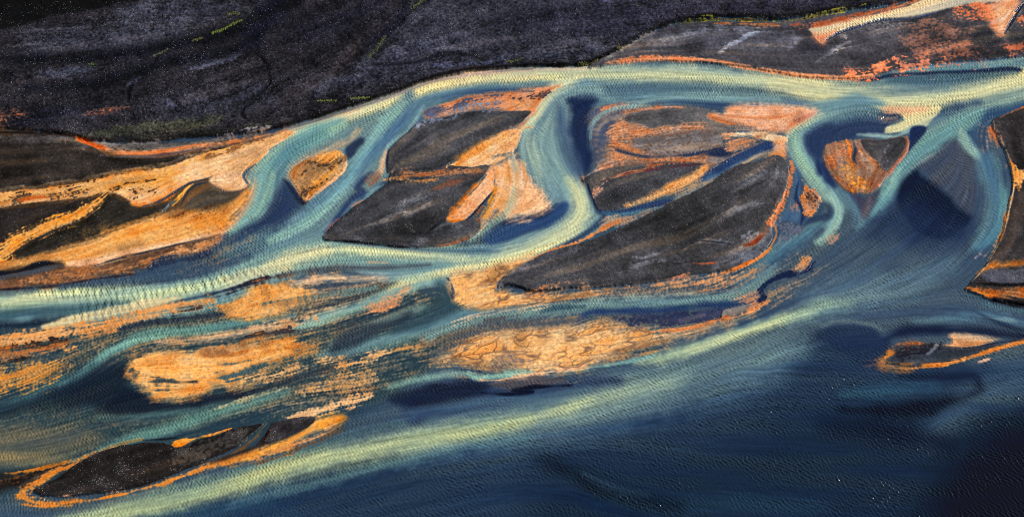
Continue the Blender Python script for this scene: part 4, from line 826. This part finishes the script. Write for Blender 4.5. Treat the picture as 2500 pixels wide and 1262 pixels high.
SD = np.clip(1-WT-GR, 0, 1)

# ------------------------------------------------------------------ texture of each ground
wet = np.clip(WT, 0, 1)
rock = unit(.5*fine+.6*tiny+.5*mid+.12*streak)
PLAIN = blur((ID == KEYS.index('plain')).astype(np.float32), 3)
gm = 1+GR*np.clip((.07+.13*PLAIN)*rock+.05*long_+.07*blob+.06*big+.10*wide_, -.5, .7)
sm = 1+SD*np.clip(.06*fine+.03*streak+.05*mid+.05*blob+.045*tiny+.015*long_, -.4, .4)
wm = 1+wet*np.clip(.03*long_+.035*wide_+.02*mid+.035*streak, -.3, .3)
COL *= (gm*sm*wm)[..., None]
PLAIN_ = blur((ID == KEYS.index('plain')).astype(np.float32), 3)
def thread(n, w):                      # thin branching lines where a smooth field crosses zero
    return smooth(1-np.abs(n)/w)
dr = lic(band(1.8*KS, 7*KS), FX, FY, 3, KS)+.35*mid+.25*tiny
dr2 = lic(band(3.5*KS, 13*KS), FX, FY, 3, KS)+.3*mid+.2*tiny
fil = np.clip(.75*thread(dr, .22)*smooth(.35+.5*blob+.4*big)+.8*thread(dr2, .13)*smooth(.5+.5*wide_), 0, 1)
speck = smooth((tiny+.5*blob-1.35)/.8)*smooth(.4+.5*big)
df = SD*(1-.7*SC)*np.clip(.55*fil+.45*speck, 0, .7)
COL = COL*(1-df[..., None])+COL*np.array([.50, .44, .50], np.float32)*df[..., None]
old = GR*(.30*thread(dr2, .2)*smooth(.3+.6*big)-.22*thread(dr, .25)*smooth(.3-.6*big+.3*blob))
COL = COL*(1+old)[..., None]
brown = GR*(.35+.4*(1-PLAIN_))*smooth((wide_+.5*long_-.2)/2)
COL = COL*(1+brown[..., None]*np.array([.22, .08, -.10], np.float32))
ck = SC*smooth(1-crack/.13)*smooth(.7+.4*blob+.3*big)*.62
COL = COL*(1-ck[..., None])+np.array([.27, .25, .28], np.float32)*ck[..., None]
tint = unit(.6*blob+.5*long_+.4*big)
COL += (SD*np.clip(tint, -2, 2))[..., None]*np.array([-.035, -.06, -.075], np.float32)
rust = SD*(1-.8*SC)*smooth((.4*long_+.6*band(6*KS, 20*KS)+.45*mid+.25*tiny-.15)/1.8)*.5
COL = COL*(1-rust[..., None])+COL*np.array([.80, .66, .46], np.float32)*rust[..., None]
veil = SD*np.clip(smooth((.6*wide_+.6*blob+.3*mid-.35)/1.4), 0, 1)*smooth(1-H/.16)*.42
COL = COL*(1-veil[..., None])+np.array([.37, .38, .36], np.float32)*veil[..., None]
hue = (wet*.035*wide_)[..., None]*np.array([1, .2, -1], np.float32)
COL = np.clip(COL+hue*COL, .012, .97)
lin = np.where(COL <= .04045, COL/12.92, ((COL+.055)/1.055)**2.4)
ALB = np.clip((lin-OFF*wet[..., None]*smooth(1-lin.mean(-1)/.25)[..., None]-OFFG*GR[..., None])*(WT[..., None]*np.array(GAIN_W, np.float32)+(GR*(1+.30*(1-PLAIN)-.04*PLAIN))[..., None]*(np.array(GAIN_G, np.float32)+PLAIN[..., None]*np.array([-.03, -.02, .09], np.float32))+SD[..., None]*np.array(GAIN_S, np.float32)), .002, .88)

# ------------------------------------------------------------------ relief
mild = smooth((V-640)/260)*smooth((U-900+1.2*(V-900))/500)        # open lake: choppier, wind-driven
lakeA = smooth((U-1950)/150)*smooth((V-420)/120)*.6
mild = np.clip(np.maximum(mild, lakeA), 0, 1)
patch = np.clip(.92+.38*wide_+.15*blob+.28*big, .15, 1.7)
fat = np.exp(-((V-735-.10*(420-U))/55)**2)*smooth((900-U)/300)     # standing waves of the fast reach on the left
def sharp(n, k=.6): return (np.exp(k*np.clip(n, -3, 3))-1.2)/k/1.35      # peaked crests, flat troughs
rip = (.014*sharp(crest1)+.012*sharp(crest2)+(.005+.030*fat)*crest3)*(1-mild)+(.019*sharp(chop, .6)+.013*sharp(chop2, .6)+.006*crest1)*mild
depthy = np.clip(wet+.22*SD*smooth(.25-H), 0, 1)
H += rip*patch*RIP*depthy
H += GR*((.010+.022*PLAIN)*rock+.02*long_+.07*blob+.03*mid+.22*big+.10*wide_)*np.clip(.25+H, 0, 1)+SD*(.003*fine+.005*streak+.008*mid)
dr3 = lic(band(9*KS, 32*KS), FX, FY, 6, 3*KS)+.45*blob+.2*mid
gul = thread(dr3, .10)*smooth(.5+.5*big)+.6*thread(dr2+.4*blob, .10)*smooth(.2-.6*big)
H -= PLAIN*GR*.42*gul
H += PLAIN*GR*.16*blob
H -= .05*ck+.02*SD*fil

# ------------------------------------------------------------------ objects cut out of the one surface
for o in list(bpy.data.objects): bpy.data.objects.remove(o)
scene = bpy.context.scene; root = scene.collection
def mesh_obj(name, verts, faces4, col, wets, mat, origin, faces_flat=None):
    me = bpy.data.meshes.new(name)
    me.vertices.add(len(verts)); me.vertices.foreach_set('co', (verts-origin).astype(np.float32).ravel())
    n = faces4.shape[1]
    me.loops.add(faces4.size); me.loops.foreach_set('vertex_index', faces4.astype(np.int32).ravel())
    me.polygons.add(len(faces4))
    me.polygons.foreach_set('loop_start', np.arange(0, faces4.size, n, dtype=np.int32))
    me.polygons.foreach_set('use_smooth', np.ones(len(faces4), bool))
    me.update(calc_edges=True)
    a = me.attributes.new('Col', 'FLOAT_COLOR', 'POINT')
    c4 = np.ones((len(verts), 4), np.float32); c4[:, :3] = col; a.data.foreach_set('color', c4.ravel())
    if wets is not None:
        b = me.attributes.new('Wet', 'FLOAT', 'POINT'); b.data.foreach_set('value', wets.astype(np.float32))
    me.materials.append(mat)
    o = bpy.data.objects.new(name, me); root.objects.link(o); o.location = origin
    return o

cid = ID[:-1, :-1].copy()
# tidy the map of things: majority over a small window removes stray single cells
for _ in range(2):
    cand = np.stack([cid]+[np.roll(cid, s, ax) for s in (1, -1) for ax in (0, 1)])
    s = np.sort(cand, 0); cid = s[2]
GZ = H
VX = np.stack([GX, GY, GZ], -1).reshape(-1, 3).astype(np.float32)
AL = ALB.reshape(-1, 3); WL = wet.ravel()
qj, qi = np.meshgrid(np.arange(NY-1), np.arange(NX-1), indexing='ij')
v00 = qj*NX+qi
QUAD = np.stack([v00, v00+1, v00+NX+1, v00+NX], -1)
def cut(key, name, mat, skirt=1.4):
    k = KEYS.index(key); sel = cid == k
    q = QUAD[sel]
    if len(q) == 0: return None
    used, inv = np.unique(q, return_inverse=True); inv = inv.reshape(-1, 4)
    V3 = VX[used]; c = AL[used]; w = WL[used]; F = inv
    if skirt:
        pad = np.pad(sel, 1)
        E = []
        jj, ii = np.nonzero(sel)
        for (dj, di, a, b) in ((-1, 0, 0, 1), (0, 1, 1, 2), (1, 0, 2, 3), (0, -1, 3, 0)):
            out = ~pad[jj+1+dj, ii+1+di]
            E.append(inv[out][:, [a, b]])
        E = np.concatenate(E)
        low, inv2 = np.unique(E, return_inverse=True); inv2 = inv2.reshape(-1, 2)
        n0 = len(V3); B = V3[low].copy()
        ctr = V3[:, :2].mean(0); B[:, :2] += (ctr-B[:, :2])*.004
        B[:, 2] = -skirt
        V3 = np.concatenate([V3, B]); c = np.concatenate([c, c[low]]); w = np.concatenate([w, w[low]])
        F = np.concatenate([F, np.stack([E[:, 1], E[:, 0], n0+inv2[:, 0], n0+inv2[:, 1]], 1)])
    org = np.array([V3[:, 0].mean(), V3[:, 1].mean(), 0])
    return mesh_obj(name, V3, F, c, w, mat, org)
# ------------------------------------------------------------------ what each piece is
THINGS = {
 'redflat': ('silt_flat', 'silt flat', 'rust-red mottled silt flat spread over the grey terrace by the upper right bank', None),
 'fan': ('silt_fan', 'silt fan', 'small red and cream triangular fan pointing down at the top right corner', None),
 'apron': ('sandbar', 'sandbar', 'peach and golden rippled sand apron between the left bank and the pale river bend', 'sandbars'),
 'flat1': ('gravel_bar', 'gravel bar', 'dark brown gravel bar at the left edge above the narrow golden strip', 'gravel bars'),
 'flat2': ('gravel_bar', 'gravel bar', 'dark diagonal gravel bar between the narrow golden strip and the broad golden bar', 'gravel bars'),
 'goldstrip': ('sand_strip', 'sand strip', 'narrow curved golden sand strip dividing the two dark gravel bars on the left', None),
 'goldbar': ('sandbar', 'sandbar', 'broad tapering golden sandbar with a cream lower edge, left of the river fork', 'sandbars'),
 'mottlebank': ('silt_bank', 'silt bank', 'brown speckled silt bank along the upper side of the pale river at the left', None),
 'midisle': ('island', 'island', 'small wedge-shaped orange island between the two teal arms of the river', 'islands'),
 'upperbar': ('sandbar', 'sandbar', 'thin salmon sandbar along the top of the smooth slate island', 'sandbars'),
 'isleA': ('gravel_island', 'island', 'smooth slate-grey island just below the main river, left of the S-bend', 'islands'),
 'peachbar': ('sandbar', 'sandbar', 'smooth peach sandbar curving under the slate island towards the S-bend', 'sandbars'),
 'grainbar': ('sandbar', 'sandbar', 'grainy pale peach sandbar on the inner side of the S-bend', 'sandbars'),
 'isleB': ('gravel_island', 'island', 'charcoal island with a straight dark lower bank above the joined pale river', 'islands'),
 'tongue': ('sand_tongue', 'sand tongue', 'peach sand tongue with an orange rim on the charcoal island', None),
 'mixedbar': ('sandbar', 'sandbar', 'mauve and peach mixed bar right of the navy side of the S-bend', 'sandbars'),
 'pinkbar': ('sandbar', 'sandbar', 'pink sandbar with an orange nose right of the grey eye-shaped gravel', 'sandbars'),
 'spit': ('sand_spit', 'sand spit', 'narrow cream spit reaching left from the bend, below the pink sandbar', None),
 'isleC': ('gravel_island', 'island', 'dark almond-shaped gravel island above the deep blue creek', 'islands'),
 'creekbar': ('sand_strip', 'sand strip', 'thin ochre sand strip along the underside of the almond-shaped island', None),
 'isleD': ('gravel_island', 'island', 'largest dark leaf-shaped island with an orange edge, in the centre right', 'islands'),
 'smallisle': ('island', 'island', 'tiny rust-coloured island beside the blue creek, right of the largest island', 'islands'),
 'heart': ('island', 'island', 'heart-shaped brown and orange island enclosed by two teal channels', 'islands'),
 'ringisle': ('gravel_island', 'island', 'slate island ringed by bright orange silt in the dark lake on the right', 'islands'),
 'cornerbar': ('sandbar', 'sandbar', 'small peach sandbar touching the top of the orange-ringed island', 'sandbars'),
 'scalebar': ('sandbar', 'sandbar', 'cracked apricot sandbar around the left tip of the largest island', 'sandbars'),
 'strandbar': ('sandbar', 'sandbar', 'streaky orange shallow sandbar under the right half of the largest island', 'sandbars'),
 'lakebar': ('sandbar', 'sandbar', 'tiny isolated peach sandbar in the rippled blue lake shallows', 'sandbars'),
 'widebar': ('sandbar', 'sandbar', 'wide apricot sandbar covered with dark scale-like cracks, low in the centre', 'sandbars'),
 'greystone': ('gravel_bar', 'gravel bar', 'small plain grey gravel bar at the right tip of the navy pool', 'gravel bars'),
 'lacebar': ('sandbar', 'sandbar', 'bright golden sandbar just below the dark streaks of the joined pale river', 'sandbars'),
 'paleband': ('sand_strip', 'sand strip', 'pale peach sand strip feeding into the bright golden sandbar', None),
 'ripplebar': ('sandbar', 'sandbar', 'rippled salmon shoal in the teal braids below the river junction', 'sandbars'),
 'longbar': ('sandbar', 'sandbar', 'long narrow orange sandbar running to the left edge below the pale river', 'sandbars'),
 'redbank': ('silt_bank', 'silt bank', 'dark red-orange speckled silt bank at the left edge below the long orange bar', None),
 'specklebar': ('sandbar', 'sandbar', 'speckled golden sandbar fading into green water at the left edge', 'sandbars'),
 'bigbar': ('sandbar', 'sandbar', 'biggest golden sandbar with ragged edges and a thin dark eye, lower left', 'sandbars'),
 'barG4': ('sandbar', 'sandbar', 'small rippled tan shoal right of the biggest golden sandbar', 'sandbars'),
 'barG5': ('sandbar', 'sandbar', 'soft rounded tan shoal crossed by ripples above the pointed peach bar', 'sandbars'),
 'barG6': ('sandbar', 'sandbar', 'pointed peach sandbar just above the small dark island at lower left', 'sandbars'),
 'amberbar': ('sandbar', 'sandbar', 'amber streaked sandbar trailing right of the long black island', 'sandbars'),
 'isleE': ('gravel_island', 'island', 'long black speckled island with an amber collar at the lower left', 'islands'),
 'isleF': ('gravel_island', 'island', 'small black triangular island cut off from the right end of the long black one', 'islands'),
}
PART = {
 'collar': ('isleE', 'silt_collar', 'bright amber silt collar', None),
 'amberlens': ('isleE', 'silt_pool', 'bright amber silt pool in the upper edge', None),
 'hearttop': ('heart', 'gravel_cap', 'dark grey triangular gravel cap', None),
 'eye': ('mixedbar', 'gravel_cap', 'grey eye-shaped gravel cap', None),
 'ringsand': ('ringisle', 'silt_rim', 'bright orange silt rim', None),
}
MOSS = [
 ('A1 1485,247 1540,228 1590,205 1640,175 1700,152', 4, 150, (.17, .24, .01), 'bright green moss strip, the longest on the plain at the upper left'),
 ('A1 1595,115 1640,108 1680,110', 5, 60, (.12, .13, .02), 'dull olive moss patch above the longest bright green strip'),
 ('A1 1340,300 1400,285 1420,275', 4, 40, (.16, .15, .02), 'short yellowish moss patch left of the bright green strip'),
 ('A1 1085,405 1130,385 1180,360', 6, 60, (.11, .11, .04), 'loose olive moss patch in the dark hollow of the upper left plain'),
 ('A1 615,467 660,467', 3, 18, (.06, .17, .01), 'tiny vivid green moss spot alone on the far left plain'),
 ('A2 500,722 560,718 635,712', 3, 50, (.16, .20, .02), 'thin lime moss line on the plain above the cream river edge'),
 ('A2 730,710 800,703 870,698', 3, 60, (.18, .22, .02), 'thicker lime moss line reaching the river bank'),
 ('A2 860,410 900,370 940,320 980,270', 6, 120, (.10, .11, .03), 'olive moss trail along the edge of the paler gravel'),
 ('A2 1170,80 1220,30 1270,5', 6, 70, (.11, .13, .03), 'green moss trail at the top edge of the plain'),
 ('A3 100,445 160,435 220,420', 4, 60, (.12, .12, .03), 'dull moss patch on the plain just above the river, top centre'),
 ('A3 600,462 680,455 740,435', 4, 130, (.12, .11, .01), 'olive moss fringe where the plain meets the grey terrace'),
 ('A3 880,355 900,350', 4, 50, (.16, .16, .03), 'small moss tuft on the slope between plain and grey terrace'),
 ('A3 1290,178 1400,155 1500,145 1650,138 1850,143 A4 0,140 100,145 220,155', 4, 300, (.12, .10, .015), 'long mustard moss band along the foot of the plain at upper right'),
 ('A4 300,160 400,148 500,130 620,115', 4, 120, (.13, .10, .02), 'brownish moss band below the cream tributary at upper right'),
]
for _k in PART: PART[_k] = PART[_k][:3]+(None,)
# ------------------------------------------------------------------ materials
def material(name, grain, rough, wet_rough, spec, bump, wet_bump=.0):
    m = bpy.data.materials.new(name); m.use_nodes = True
    nt = m.node_tree; N = nt.nodes; L = nt.links; N.clear()
    out = N.new('ShaderNodeOutputMaterial'); b = N.new('ShaderNodeBsdfPrincipled')
    L.new(b.outputs[0], out.inputs[0])
    a = N.new('ShaderNodeAttribute'); a.attribute_name = 'Col'
    w = N.new('ShaderNodeAttribute'); w.attribute_name = 'Wet'
    g = N.new('ShaderNodeNewGeometry')
    n1 = N.new('ShaderNodeTexNoise'); n1.inputs['Scale'].default_value = 2.2; n1.inputs['Detail'].default_value = 3
    n2 = N.new('ShaderNodeTexNoise'); n2.inputs['Scale'].default_value = .55; n2.inputs['Detail'].default_value = 5
    L.new(g.outputs['Position'], n1.inputs['Vector']); L.new(g.outputs['Position'], n2.inputs['Vector'])
    ad = N.new('ShaderNodeMath'); ad.operation = 'ADD'
    L.new(n1.outputs[0], ad.inputs[0]); L.new(n2.outputs[0], ad.inputs[1])
    mr = N.new('ShaderNodeMapRange'); mr.inputs[1].default_value = .6; mr.inputs[2].default_value = 1.4
    mr.inputs[3].default_value = 1-grain; mr.inputs[4].default_value = 1+grain
    L.new(ad.outputs[0], mr.inputs[0])
    # grain fades out where the surface is water
    dry = N.new('ShaderNodeMix'); dry.inputs[3].default_value = 1.0
    L.new(w.outputs['Fac'], dry.inputs[0]); L.new(mr.outputs[0], dry.inputs[2]); 
    vm = N.new('ShaderNodeVectorMath'); vm.operation = 'SCALE'
    L.new(a.outputs['Color'], vm.inputs[0]); L.new(dry.outputs[0], vm.inputs['Scale'])
    L.new(vm.outputs[0], b.inputs['Base Color'])
    rr = N.new('ShaderNodeMix'); rr.inputs[2].default_value = rough; rr.inputs[3].default_value = wet_rough
    L.new(w.outputs['Fac'], rr.inputs[0]); L.new(rr.outputs[0], b.inputs['Roughness'])
    sp = N.new('ShaderNodeMix'); sp.inputs[2].default_value = .15; sp.inputs[3].default_value = spec
    L.new(w.outputs['Fac'], sp.inputs[0]); L.new(sp.outputs[0], b.inputs['Specular IOR Level'])
    b.inputs['IOR'].default_value = 1.33
    bs = N.new('ShaderNodeMix'); bs.inputs[2].default_value = bump; bs.inputs[3].default_value = wet_bump
    L.new(w.outputs['Fac'], bs.inputs[0])
    bp = N.new('ShaderNodeBump'); bp.inputs['Distance'].default_value = .25
    L.new(bs.outputs[0], bp.inputs['Strength']); L.new(n1.outputs[0], bp.inputs['Height'])
    L.new(bp.outputs[0], b.inputs['Normal'])
    return m
M_W = material('silty_water', .05, .7, .22, .45, .3, .12)
M_G = material('volcanic_gravel', .30, .9, .24, 1., .6, .15)
M_S = material('wet_silt', .12, .6, .24, 1., .22, .12)

# ------------------------------------------------------------------ far ground, water, land
def structure(o, name=None):
    o['kind'] = 'structure'
    if name: o.name = name
gm_ = bpy.data.materials.new('riverbed_gravel'); gm_.use_nodes = True
nt = gm_.node_tree; bs_ = nt.nodes['Principled BSDF']; bs_.inputs['Roughness'].default_value = .9
tn = nt.nodes.new('ShaderNodeTexNoise'); tn.inputs['Scale'].default_value = .02; tn.inputs['Detail'].default_value = 8
tc = nt.nodes.new('ShaderNodeNewGeometry'); nt.links.new(tc.outputs['Position'], tn.inputs['Vector'])
rp = nt.nodes.new('ShaderNodeValToRGB'); rp.color_ramp.elements[0].position = .38; rp.color_ramp.elements[1].position = .66
rp.color_ramp.elements[0].color = (.012, .013, .02, 1); rp.color_ramp.elements[1].color = (.06, .07, .09, 1)
nt.links.new(tn.outputs[0], rp.inputs[0]); nt.links.new(rp.outputs[0], bs_.inputs['Base Color'])
# one sheet to the horizon, lower than every skirt
gv = []; R = [0, 400, 900, 2000, 5000, 12000]
for r in R[1:]:
    for k in range(48): gv.append((r*math.cos(k*math.pi/24), r*math.sin(k*math.pi/24), -1.6))
gv.append((0, 0, -1.6)); gf = [(len(gv)-1, k, (k+1) % 48) for k in range(48)]
for a in range(len(R)-2):
    for k in range(48): gf.append((a*48+k, (a+1)*48+k, (a+1)*48+(k+1) % 48, a*48+(k+1) % 48))
me = bpy.data.meshes.new('ground'); me.from_pydata(gv, [], gf); me.materials.append(gm_)
go = bpy.data.objects.new('ground', me); root.objects.link(go); structure(go)

STRUCT = {'water': ('water', M_W), 'plain': ('gravel_plain', M_G), 'terrace': ('gravel_terrace', M_G), 'leftbank': ('river_bank', M_G), 'rightbank': ('river_bank', M_G)}
for key, (nm, mt) in STRUCT.items():
    o = cut(key, nm, mt, 0)
    if o: structure(o)
built = {}
for key in KEYS:
    if key in STRUCT or key in PART: continue
    nm, cat, lab, grp = THINGS[key]
    o = cut(key, nm, M_G if cat.endswith('island') else M_S)
    if o is None: print('NOTHING LEFT OF', key); continue
    o['label'] = lab; o['category'] = cat
    if grp: o['group'] = grp
    built[key] = o
for key, (par, nm, lab, mt) in PART.items():
    mt = M_G if 'gravel' in nm else M_S
    if key not in KEYS or par not in built: print('part?', key); continue
    o = cut(key, nm, mt)
    if o is None: print('NOTHING LEFT OF', key); continue
    q = built[par]; o.parent = q; o.location = o.location-q.location
    if lab: o['label'] = lab

# ------------------------------------------------------------------ stones strewn over the gravel
sm_ = bpy.data.materials.new('stone'); sm_.use_nodes = True
b = sm_.node_tree.nodes['Principled BSDF']; b.inputs['Roughness'].default_value = .8
at_ = sm_.node_tree.nodes.new('ShaderNodeAttribute'); at_.attribute_name = 'Col'
sm_.node_tree.links.new(at_.outputs['Color'], b.inputs['Base Color'])
OCT = np.array([(1, 0, 0), (0, 1, 0), (-1, 0, 0), (0, -1, 0), (.2, .1, 1), (0, 0, -.6)], np.float32)
OCF = np.array([(0, 1, 4), (1, 2, 4), (2, 3, 4), (3, 0, 4), (1, 0, 5), (2, 1, 5), (3, 2, 5), (0, 3, 5)])
inview = (U > -60) & (U < 2560) & (V > -60) & (V < 1320)
def scatter(name, weight, n, smin, smax, cols, flat=.6):
    w = (weight*inview).ravel().astype(np.float64)
    cdf = np.cumsum(w); cdf /= cdf[-1]
    pick = np.searchsorted(cdf, rng.random(n))
    pos = VX[pick]+np.stack([rng.uniform(-.18, .18, n), rng.uniform(-.18, .18, n), np.zeros(n)], 1)
    s = smin*(smax/smin)**(rng.random(n)**2.2)
    a = rng.uniform(0, 6.28, n); ca, sa = np.cos(a), np.sin(a)
    sh = OCT[None]*rng.uniform(.6, 1.25, (n, 6, 1))
    x = sh[..., 0]*ca[:, None]-sh[..., 1]*sa[:, None]; y = sh[..., 0]*sa[:, None]+sh[..., 1]*ca[:, None]
    vv = np.stack([x, y*.8, sh[..., 2]*flat], -1)*s[:, None, None]+pos[:, None]
    ff = (OCF[None]+6*np.arange(n)[:, None, None]).reshape(-1, 3)
    pc = np.array(cols, np.float32)[rng.integers(0, len(cols), n)]*rng.uniform(.6, 1.15, (n, 1))
    o = mesh_obj(name, vv.reshape(-1, 3), ff, np.repeat(np.clip(pc, 0, .9), 6, 0), None, sm_, np.zeros(3))
    o['kind'] = 'stuff'; return o
dens = np.clip(.8+.35*blob+.35*big+.2*long_, .15, 2.5)
o = scatter('stones', ST*dens, 24000, .07, .22, [(.36, .34, .32), (.5, .48, .46), (.3, .3, .33), (.38, .36, .4), (.34, .28, .22)])
MW = np.zeros_like(ST)
for k in ('isleE', 'isleF', 'isleB', 'isleC', 'isleD'):
    MW += (ID == KEYS.index(k))*np.clip(blob+.2, 0, 2)*{'isleE': 1.5, 'isleF': 1.0, 'isleB': .8, 'isleC': .5, 'isleD': .5}[k]
o = scatter('lichen_tufts', MW, 1500, .2, .5, [(.10, .085, .065), (.12, .10, .085), (.08, .08, .05), (.15, .125, .105)], .2)

# ------------------------------------------------------------------ strips of moss
mm_ = bpy.data.materials.new('moss'); mm_.use_nodes = True
b = mm_.node_tree.nodes['Principled BSDF']; b.inputs['Roughness'].default_value = .9
at_ = mm_.node_tree.nodes.new('ShaderNodeAttribute'); at_.attribute_name = 'Col'
mm_.node_tree.links.new(at_.outputs['Color'], b.inputs['Base Color'])
def height_at(x, y):
    i = np.clip(((x-X0)/STEP).round().astype(int), 0, NX-1); j = np.clip(((y-Y0)/STEP).round().astype(int), 0, NY-1)
    return H[j, i]
def moss(pts, w, n, col, label):
    P = spline(parse(pts)[:, :2], False, 6); L_ = np.r_[0, np.cumsum(np.hypot(*np.diff(P, axis=0).T))]
    t = (np.arange(n)+rng.random(n))/n*L_[-1]
    u = np.interp(t, L_, P[:, 0])+rng.normal(0, w*.35, n); v = np.interp(t, L_, P[:, 1])+rng.normal(0, w*.3, n)
    x, y = at(u, v); z = height_at(x, y)
    V_, F_, C_ = [], [], []
    for k in range(n):
        s = rng.uniform(.2, .55)
        b0 = len(V_); m = 6; c = np.array(col)*rng.uniform(.2, .75)
        for q in range(m):
            a = q*6.283/m+rng.uniform(-.3, .3); r = s*rng.uniform(.7, 1.2)
            V_.append((x[k]+r*math.cos(a), y[k]+r*math.sin(a), z[k]-.06)); C_.append(c*.9)
        for q in range(m):
            a = q*6.283/m+rng.uniform(-.3, .3); r = s*.6*rng.uniform(.6, 1.2)
            V_.append((x[k]+r*math.cos(a), y[k]+r*math.sin(a), z[k]+s*rng.uniform(.25, .5))); C_.append(c)
        V_.append((x[k], y[k], z[k]+s*.55)); C_.append(c*1.1)
        for q in range(m):
            q2 = (q+1) % m
            F_ += [(b0+q, b0+q2, b0+m+q2), (b0+q, b0+m+q2, b0+m+q), (b0+m+q, b0+m+q2, b0+2*m)]
    V_ = np.array(V_, np.float32)
    org = np.array([V_[:, 0].mean(), V_[:, 1].mean(), V_[:, 2].min()])
    o = mesh_obj('moss_patch', V_, np.array(F_), np.array(C_, np.float32), None, mm_, org)
    o['label'] = label; o['category'] = 'moss'; o['group'] = 'moss patches on the gravel plain'
for a in MOSS: moss(*a)

# ------------------------------------------------------------------ camera and daylight
cd = bpy.data.cameras.new('camera'); co = bpy.data.objects.new('camera', cd); root.objects.link(co)
co.location = CAM; co.rotation_euler = (math.pi/2-PITCH, 0, 0)
cd.sensor_fit = 'HORIZONTAL'; cd.angle = HFOV; cd.clip_start = 1; cd.clip_end = 40000
scene.camera = co
ld = bpy.data.lights.new('sun', 'SUN'); ld.energy = SUN_E; ld.angle = math.radians(.53); ld.color = (1, .94, .86)
lo = bpy.data.objects.new('sun', ld); root.objects.link(lo)
az, el = math.radians(SUN_AZ), math.radians(SUN_EL)
dv = Vector((math.sin(az)*math.cos(el), math.cos(az)*math.cos(el), math.sin(el)))
lo.rotation_euler = dv.to_track_quat('Z', 'Y').to_euler(); lo.location = dv*500
wd = bpy.data.worlds.new('World'); scene.world = wd; wd.use_nodes = True
nt = wd.node_tree; bg = nt.nodes['Background']; bg.inputs[1].default_value = SKY_E
sk = nt.nodes.new('ShaderNodeTexSky'); sk.sky_type = 'NISHITA'; sk.sun_disc = False
sk.sun_elevation = el; sk.sun_rotation = az
nt.links.new(sk.outputs[0], bg.inputs[0])
scene.view_settings.view_transform = 'Standard'; scene.view_settings.look = 'None'
scene.view_settings.exposure = EXPO; scene.view_settings.gamma = 1; scene.view_settings.use_curve_mapping = False
scene.cycles.max_bounces = 3; scene.cycles.diffuse_bounces = 1; scene.cycles.glossy_bounces = 1
scene.cycles.use_denoising = False; scene.cycles.filter_width = 1.0
print('grid', NX, NY, 'keys', len(KEYS))
